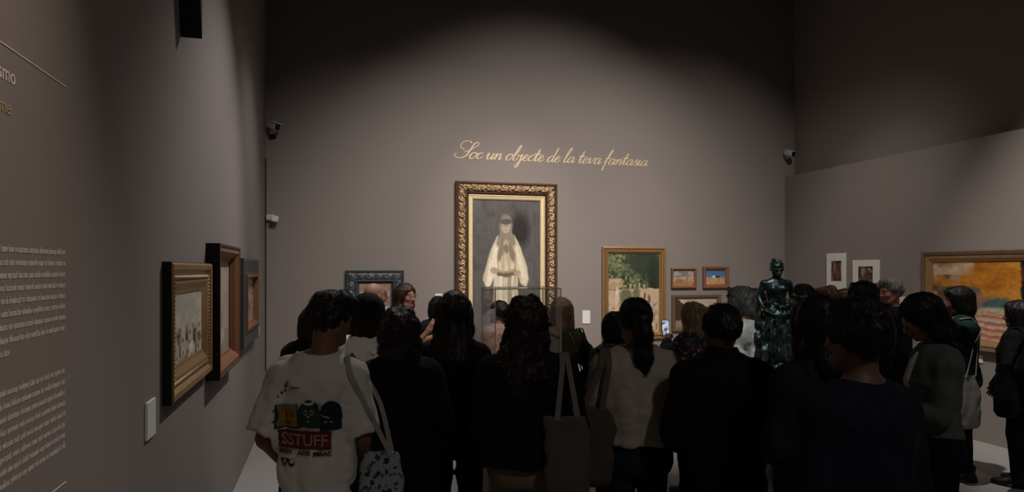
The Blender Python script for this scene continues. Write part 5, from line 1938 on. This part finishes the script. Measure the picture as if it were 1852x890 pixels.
def phone(p, rz, label, rx=0.0):
    e = empty('smartphone', p, rz)
    tag(e, label, 'phone')
    MB().box((-0.037, -0.0045, 0), (0.037, 0.0045, 0.152), 0.003).build('casing', M_black, e, rot=(rx, 0, 0))
    m, nt, pn = new_mat('lit_screen')
    tc = nt.nodes.new('ShaderNodeTexCoord')
    nz = nt.nodes.new('ShaderNodeTexNoise')
    nz.inputs['Scale'].default_value = 22
    nt.links.new(tc.outputs['Object'], nz.inputs['Vector'])
    rp = nt.nodes.new('ShaderNodeValToRGB')
    rp.color_ramp.elements[0].position = 0.42
    rp.color_ramp.elements[0].color = (0.10, 0.12, 0.16, 1)
    rp.color_ramp.elements[1].position = 0.56
    rp.color_ramp.elements[1].color = (0.75, 0.85, 1.0, 1)
    nt.links.new(nz.outputs['Fac'], rp.inputs[0])
    nt.links.new(rp.outputs[0], pn.inputs['Emission Color'])
    pn.inputs['Emission Strength'].default_value = 0.7
    pn.inputs['Base Color'].default_value = (0.02, 0.02, 0.02, 1)
    MB().box((-0.033, -0.0062, 0.006), (0.033, -0.0046, 0.146), 0.0005).build('screen', m, e, rot=(rx, 0, 0))


i = R_['phone']
S, E, Wr, fa, hk = i['joints'][-1]
q = loc(i, Wr + fa * 0.085 + np.array([0.0, 0.035, -0.03]))
phone(q, i['obj'].rotation_euler.z - 0.05, 'glowing phone held up by the blonde woman in floral blouse', -0.1)
i = R_['auburn']
S, E, Wr, fa, hk = i['joints'][1]
q = loc(i, Wr + fa * 0.085 + np.array([0.0, 0.03, -0.03]))
e = empty('smartphone', q, i['obj'].rotation_euler.z)
tag(e, 'pale phone held up by the auburn-haired visitor', 'phone')
MB().box((-0.037, -0.0045, 0), (0.037, 0.0045, 0.15), 0.003).build('casing', M_cam, e, rot=(0.0, 0.3, 0))
MB().box((-0.033, 0.0046, 0.006), (0.033, 0.006, 0.144), 0.0005).build('screen', M_black, e, rot=(0.0, 0.3, 0))
# leaflet read by the woman in the cardigan
i = R_['cardigan']
Wl, Wr_ = i['joints'][-1][2], i['joints'][1][2]
mid = (Wl + Wr_) / 2 + np.array([0, 0.13, 0.03])
e = empty('leaflet', loc(i, mid), i['obj'].rotation_euler.z)
tag(e, 'folded leaflet held by the woman in the cardigan', 'leaflet')
MB().add([(-0.10, -0.05, 0.0), (0, -0.05, 0.012), (0.10, -0.05, 0.0), (-0.10, 0.07, 0.05), (0, 0.07, 0.062), (0.10, 0.07, 0.05),
          (-0.10, -0.05, -0.002), (0, -0.05, 0.010), (0.10, -0.05, -0.002), (-0.10, 0.07, 0.048), (0, 0.07, 0.060), (0.10, 0.07, 0.048)],
         [(0, 1, 4, 3), (1, 2, 5, 4), (6, 9, 10, 7), (7, 10, 11, 8), (0, 6, 7, 1), (1, 7, 8, 2), (3, 4, 10, 9), (4, 5, 11, 10), (0, 3, 9, 6), (2, 8, 11, 5)]).build('pages', mat('leaflet_paper', (0.30, 0.29, 0.28), rough=0.7, bump=0), e)
# white top under the cardigan
F = Field((-0.17, 0.0, 0.95), (0.17, 0.24, 1.5), 0.011)
F.column(np.array(PROF[False][0][3:8]) * i['s'], np.array([0.09, 0.092, 0.095, 0.085, 0.06]) * i['s'], np.array([0.1, 0.1, 0.118, 0.1, 0.07]) * i['s'] + 0.03, np.array([0, 0, 0.008, -0.006, -0.012]), k=0.01)
F.keep(lambda x, y, z: 0.02 - y + 0 * x + 0 * z)
V, Q = F.mesh()
obj('white_top', mesh_np('white_top', relax(V, Q, 1), Q), WHITE, i['obj'])
# pink scarf of the woman in teal
i = R_['teal']
F = Field((-0.12, -0.12, 1.36), (0.12, 0.16, 1.6), 0.008)
zq = 1.475 * i['s']
F.chain([(0.068 * math.cos(t), -0.005 + 0.07 * math.sin(t), zq + 0.02 * math.cos(t * 2)) for t in np.linspace(0, 2 * PI, 13)], [0.02] * 13, 0.01)
F.chain([(0.02, 0.075, zq), (0.03, 0.12, zq - 0.08)], [0.02, 0.02], 0.01)
F.rough(0.004, 40, 40, 30, 2)
V, Q = F.mesh()
obj('scarf', mesh_np('scarf', V, Q), cloth('pink_scarf', '8d5a58'), i['obj'])


# ================================================================== GLASS CASE ON ITS PLINTH
M_plinth = mat('grey_plinth_paint', (0.13, 0.125, 0.12), rough=0.7, noise=200, var=0.05, bump=0.05)
M_ptop = mat('white_plinth_top', (0.62, 0.60, 0.58), rough=0.6, noise=100, var=0.04, bump=0.03)
mg, nt, pg = new_mat('case_glass')
for n in list(nt.nodes):
    nt.nodes.remove(n)
out = nt.nodes.new('ShaderNodeOutputMaterial')
tr = nt.nodes.new('ShaderNodeBsdfTransparent')
tr.inputs[0].default_value = (0.975, 0.985, 0.98, 1)
gl = nt.nodes.new('ShaderNodeBsdfGlossy')
gl.inputs['Roughness'].default_value = 0.02
lw = nt.nodes.new('ShaderNodeLayerWeight')
lw.inputs[0].default_value = 0.5
pw5 = nt.nodes.new('ShaderNodeMath')
pw5.operation = 'POWER'
pw5.inputs[1].default_value = 5
fr = nt.nodes.new('ShaderNodeMath')
fr.operation = 'MULTIPLY_ADD'
fr.inputs[1].default_value = 0.9
fr.inputs[2].default_value = 0.035
nt.links.new(lw.outputs['Facing'], pw5.inputs[0])
nt.links.new(pw5.outputs[0], fr.inputs[0])
mx = nt.nodes.new('ShaderNodeMixShader')
nt.links.new(fr.outputs[0], mx.inputs[0])
nt.links.new(tr.outputs[0], mx.inputs[1])
nt.links.new(gl.outputs[0], mx.inputs[2])
nt.links.new(mx.outputs[0], out.inputs[0])
M_edge = mat('polished_glass_edge', (0.62, 0.66, 0.62), rough=0.25, bump=0, spec=0.6)

c = at(941, 665, 5.12)
e = empty('display_plinth', (c[0], c[1], 0), 0)
tag(e, 'grey plinth with a white top under the glass case', 'plinth')
PW = 0.31
MB().box((-PW, -0.27, 0.0), (PW, 0.27, 1.165), 0.004).build('plinth_body', M_plinth, e)
MB().box((-PW - 0.004, -0.274, 1.165), (PW + 0.004, 0.274, 1.20), 0.004).build('plinth_top', M_ptop, e)
g = empty('glass_case', (c[0], c[1], 1.2), 0)
tag(g, 'clear glass case on the grey plinth before the tall portrait', 'display case')
GW, GD, GH, GT = 0.25, 0.22, 0.55, 0.008
for nm, a_, b_ in (('pane', (-GW, -GD, 0), (GW, -GD + GT, GH)), ('pane', (-GW, GD - GT, 0), (GW, GD, GH)), ('pane', (-GW, -GD + GT, 0), (-GW + GT, GD - GT, GH)), ('pane', (GW - GT, -GD + GT, 0), (GW, GD - GT, GH)), ('pane', (-GW, -GD, GH), (GW, GD, GH + GT))):
    MB().box(a_, b_).build(nm, mg, g)
t = 0.003
for sx in (-1, 1):
    for sy in (-1, 1):
        MB().box((sx * GW - t, sy * GD - t, 0.0), (sx * GW + t, sy * GD + t, GH + GT)).build('glass_edge', M_edge, g)
for sy in (-1, 1):
    MB().box((-GW, sy * GD - t, GH + GT - t), (GW, sy * GD + t, GH + GT + t)).build('glass_edge', M_edge, g)
for sx in (-1, 1):
    MB().box((sx * GW - t, -GD, GH + GT - t), (sx * GW + t, GD, GH + GT + t)).build('glass_edge', M_edge, g)
# ================================================================== BRONZE FIGURE ON ITS PLINTH
c = at(1404, 712, 4.75)
e = empty('sculpture_plinth', (c[0], c[1], 0), -0.27)
tag(e, 'grey plinth with a white slab carrying the bronze figure', 'plinth')
ZS = EYE - (706 - HZ) / FPX * 4.6
MB().box((-0.21, -0.2, 0), (0.21, 0.2, ZS - 0.045), 0.004).build('plinth_body', M_plinth, e)
MB().box((-0.215, -0.205, ZS - 0.045), (0.215, 0.205, ZS), 0.004).build('white_slab', M_ptop, e)
M_bronze, nt, pb = new_mat('green_black_bronze')
tc = nt.nodes.new('ShaderNodeTexCoord')
nz = nt.nodes.new('ShaderNodeTexNoise')
nz.inputs['Scale'].default_value = 14
nz.inputs['Detail'].default_value = 6
rp = nt.nodes.new('ShaderNodeValToRGB')
rp.color_ramp.elements[0].position = 0.38
rp.color_ramp.elements[0].color = (0.020, 0.026, 0.024, 1)
rp.color_ramp.elements[1].position = 0.7
rp.color_ramp.elements[1].color = (0.10, 0.17, 0.15, 1)
nt.links.new(tc.outputs['Object'], nz.inputs['Vector'])
nt.links.new(nz.outputs['Fac'], rp.inputs[0])
nt.links.new(rp.outputs[0], pb.inputs['Base Color'])
pb.inputs['Metallic'].default_value = 0.7
pb.inputs['Roughness'].default_value = 0.36
bp = nt.nodes.new('ShaderNodeBump')
bp.inputs['Strength'].default_value = 0.3
bp.inputs['Distance'].default_value = 0.004
nt.links.new(nz.outputs['Fac'], bp.inputs['Height'])
nt.links.new(bp.outputs[0], pb.inputs['Normal'])

e = empty('bronze_statue', (c[0], c[1], ZS), -0.27)
e.scale = (1.05, 1.05, 1.05)
tag(e, 'green-black bronze of a standing girl with turban and gathered skirt', 'statue')
# the figure faces the camera: local -y
B = Field((-0.2, -0.16, 0.10), (0.2, 0.16, 0.86), 0.0055)
B.ell((0, -0.012, 0.775), (0.034, 0.040, 0.046), 0.012)                      # head
B.cone((0, -0.05, 0.772), (0, -0.054, 0.765), 0.006, 0.008, 0.008)           # nose
B.ell((0, -0.045, 0.748), (0.016, 0.012, 0.012), 0.012)                      # chin
for sd in (-1, 1):
    B.ell((sd * 0.014, -0.052, 0.778), (0.008, 0.007, 0.005), 0.006, sub=True)
B.cone((0, 0, 0.74), (0, 0.004, 0.69), 0.020, 0.023, 0.015)                  # neck
B.column([0.50, 0.555, 0.60, 0.66, 0.70, 0.725], [0.074, 0.058, 0.060, 0.076, 0.074, 0.03], [0.052, 0.040, 0.042, 0.050, 0.038, 0.025], k=0.02)
for sd in (-1, 1):
    B.ell((sd * 0.034, -0.040, 0.655), (0.024, 0.018, 0.024), 0.012)
    B.cone((sd * 0.03, 0.0, 0.708), (sd * 0.082, 0.0, 0.692), 0.020, 0.023, 0.02)
    B.cone((sd * 0.036, 0.0, 0.50), (sd * 0.036, -0.012, 0.32), 0.05, 0.036, 0.02)
    B.cone((sd * 0.036, -0.012, 0.32), (sd * 0.032, 0.0, 0.16), 0.034, 0.020, 0.02)
    B.cone((sd * 0.032, 0.0, 0.155), (sd * 0.040, -0.05, 0.145), 0.018, 0.013, 0.01)
# arms: image-left arm bent to the hip, image-right arm held out with open hand
B.chain([(-0.084, 0, 0.692), (-0.118, 0.012, 0.605), (-0.108, -0.04, 0.545)], [0.023, 0.018, 0.013], 0.012)
B.chain([(0.084, 0, 0.692), (0.112, 0.012, 0.61), (0.138, -0.045, 0.60)], [0.023, 0.018, 0.013], 0.012)
B.ell((0.147, -0.058, 0.602), (0.016, 0.010, 0.012), 0.008)
for k, (dx, dz) in enumerate(((0.032, 0.012), (0.035, 0.004), (0.034, -0.006), (0.028, -0.016), (0.012, 0.024))):
    B.cone((0.15, -0.062, 0.602), (0.15 + dx, -0.078, 0.602 + dz), 0.006, 0.0042, 0.003)
B.ell((-0.104, -0.052, 0.535), (0.013, 0.012, 0.016), 0.008)
for k in range(4):
    B.cone((-0.104 + k * 0.006, -0.055, 0.53), (-0.094 + k * 0.008, -0.075, 0.505), 0.0055, 0.0042, 0.003)
V, Q = B.mesh()
obj('figure', mesh_np('figure', relax(V, Q, 1), Q), M_bronze, e)
T = Field((-0.07, -0.09, 0.77), (0.07, 0.08, 0.87), 0.0045)
for k in range(4):
    z = 0.792 + k * 0.016
    r = 0.033 - 0.004 * k * (k > 1)
    T.chain([(r * math.cos(a), -0.008 + (r + 0.004) * math.sin(a), z + 0.006 * math.sin(a + k * 1.6)) for a in np.linspace(0, 2 * PI, 17)], [0.0125] * 17, 0.005)
T.ell((0, -0.008, 0.82), (0.036, 0.040, 0.032), 0.01)
T.rough(0.005, 70, 70, 70, 3)
V, Q = T.mesh()
obj('turban', mesh_np('turban', V, Q), M_bronze, e)
# gathered skirt: waist roll, pleated fall, cloth hanging from the bent arm
K = Field((-0.2, -0.17, 0.11), (0.2, 0.16, 0.62), 0.0055)
K.column([0.17, 0.24, 0.36, 0.48, 0.555], [0.132, 0.128, 0.108, 0.090, 0.066], [0.09, 0.09, 0.078, 0.064, 0.050], xo=[-0.012, -0.01, -0.005, 0, 0], k=0.01)
x, y, z = K.grid()
ang = np.arctan2(y, x)
K.F = (K.F + 0.009 * np.sin(ang * 13 + z * 9) * np.clip((0.56 - z) / 0.15, 0, 1)).astype(np.float32)
K.chain([(0.075 * math.cos(a), 0.058 * math.sin(a), 0.553 + 0.014 * math.sin(a * 2 + 1)) for a in np.linspace(0, 2 * PI, 19)], [0.015] * 19, 0.008)
K.chain([(0.086 * math.cos(a), 0.066 * math.sin(a), 0.495 + 0.014 * math.cos(a * 2)) for a in np.linspace(0, 2 * PI, 19)], [0.012] * 19, 0.008)
for k in range(5):
    xx = -0.125 + k * 0.012
    K.chain([(xx, 0.0 + 0.012 * (k % 2), 0.60 - k * 0.012), (xx - 0.008, -0.01, 0.42), (xx - 0.012, -0.012 + 0.02 * (k % 2), 0.21 + 0.012 * (k % 3))], [0.009, 0.014, 0.012], 0.012)
for k in range(4):
    xx = 0.10 + k * 0.010
    K.chain([(xx * 0.95, 0.0, 0.58 - k * 0.01), (xx, -0.01 + 0.014 * (k % 2), 0.42), (xx + 0.004, -0.01, 0.24)], [0.008, 0.012, 0.010], 0.012)
K.rough(0.010, 30, 30, 12, 4, ridge=True).rough(0.006, 60, 60, 40, 6)
V, Q = K.mesh()
obj('skirt', mesh_np('skirt', relax(V, Q, 1), Q), M_bronze, e)
G = Field((-0.17, -0.17, -0.01), (0.17, 0.17, 0.20), 0.008)
G.column([0.0, 0.05, 0.10, 0.15], [0.13, 0.12, 0.10, 0.07], [0.12, 0.11, 0.09, 0.07], k=0.01, power=5)
G.rough(0.03, 12, 12, 14, 6).rough(0.012, 26, 26, 26, 9)
G.keep(lambda x, y, z: -z + 0 * x + 0 * y)
V, Q = G.mesh()
obj('rocky_base', mesh_np('rocky_base', V, Q, False), M_bronze, e)
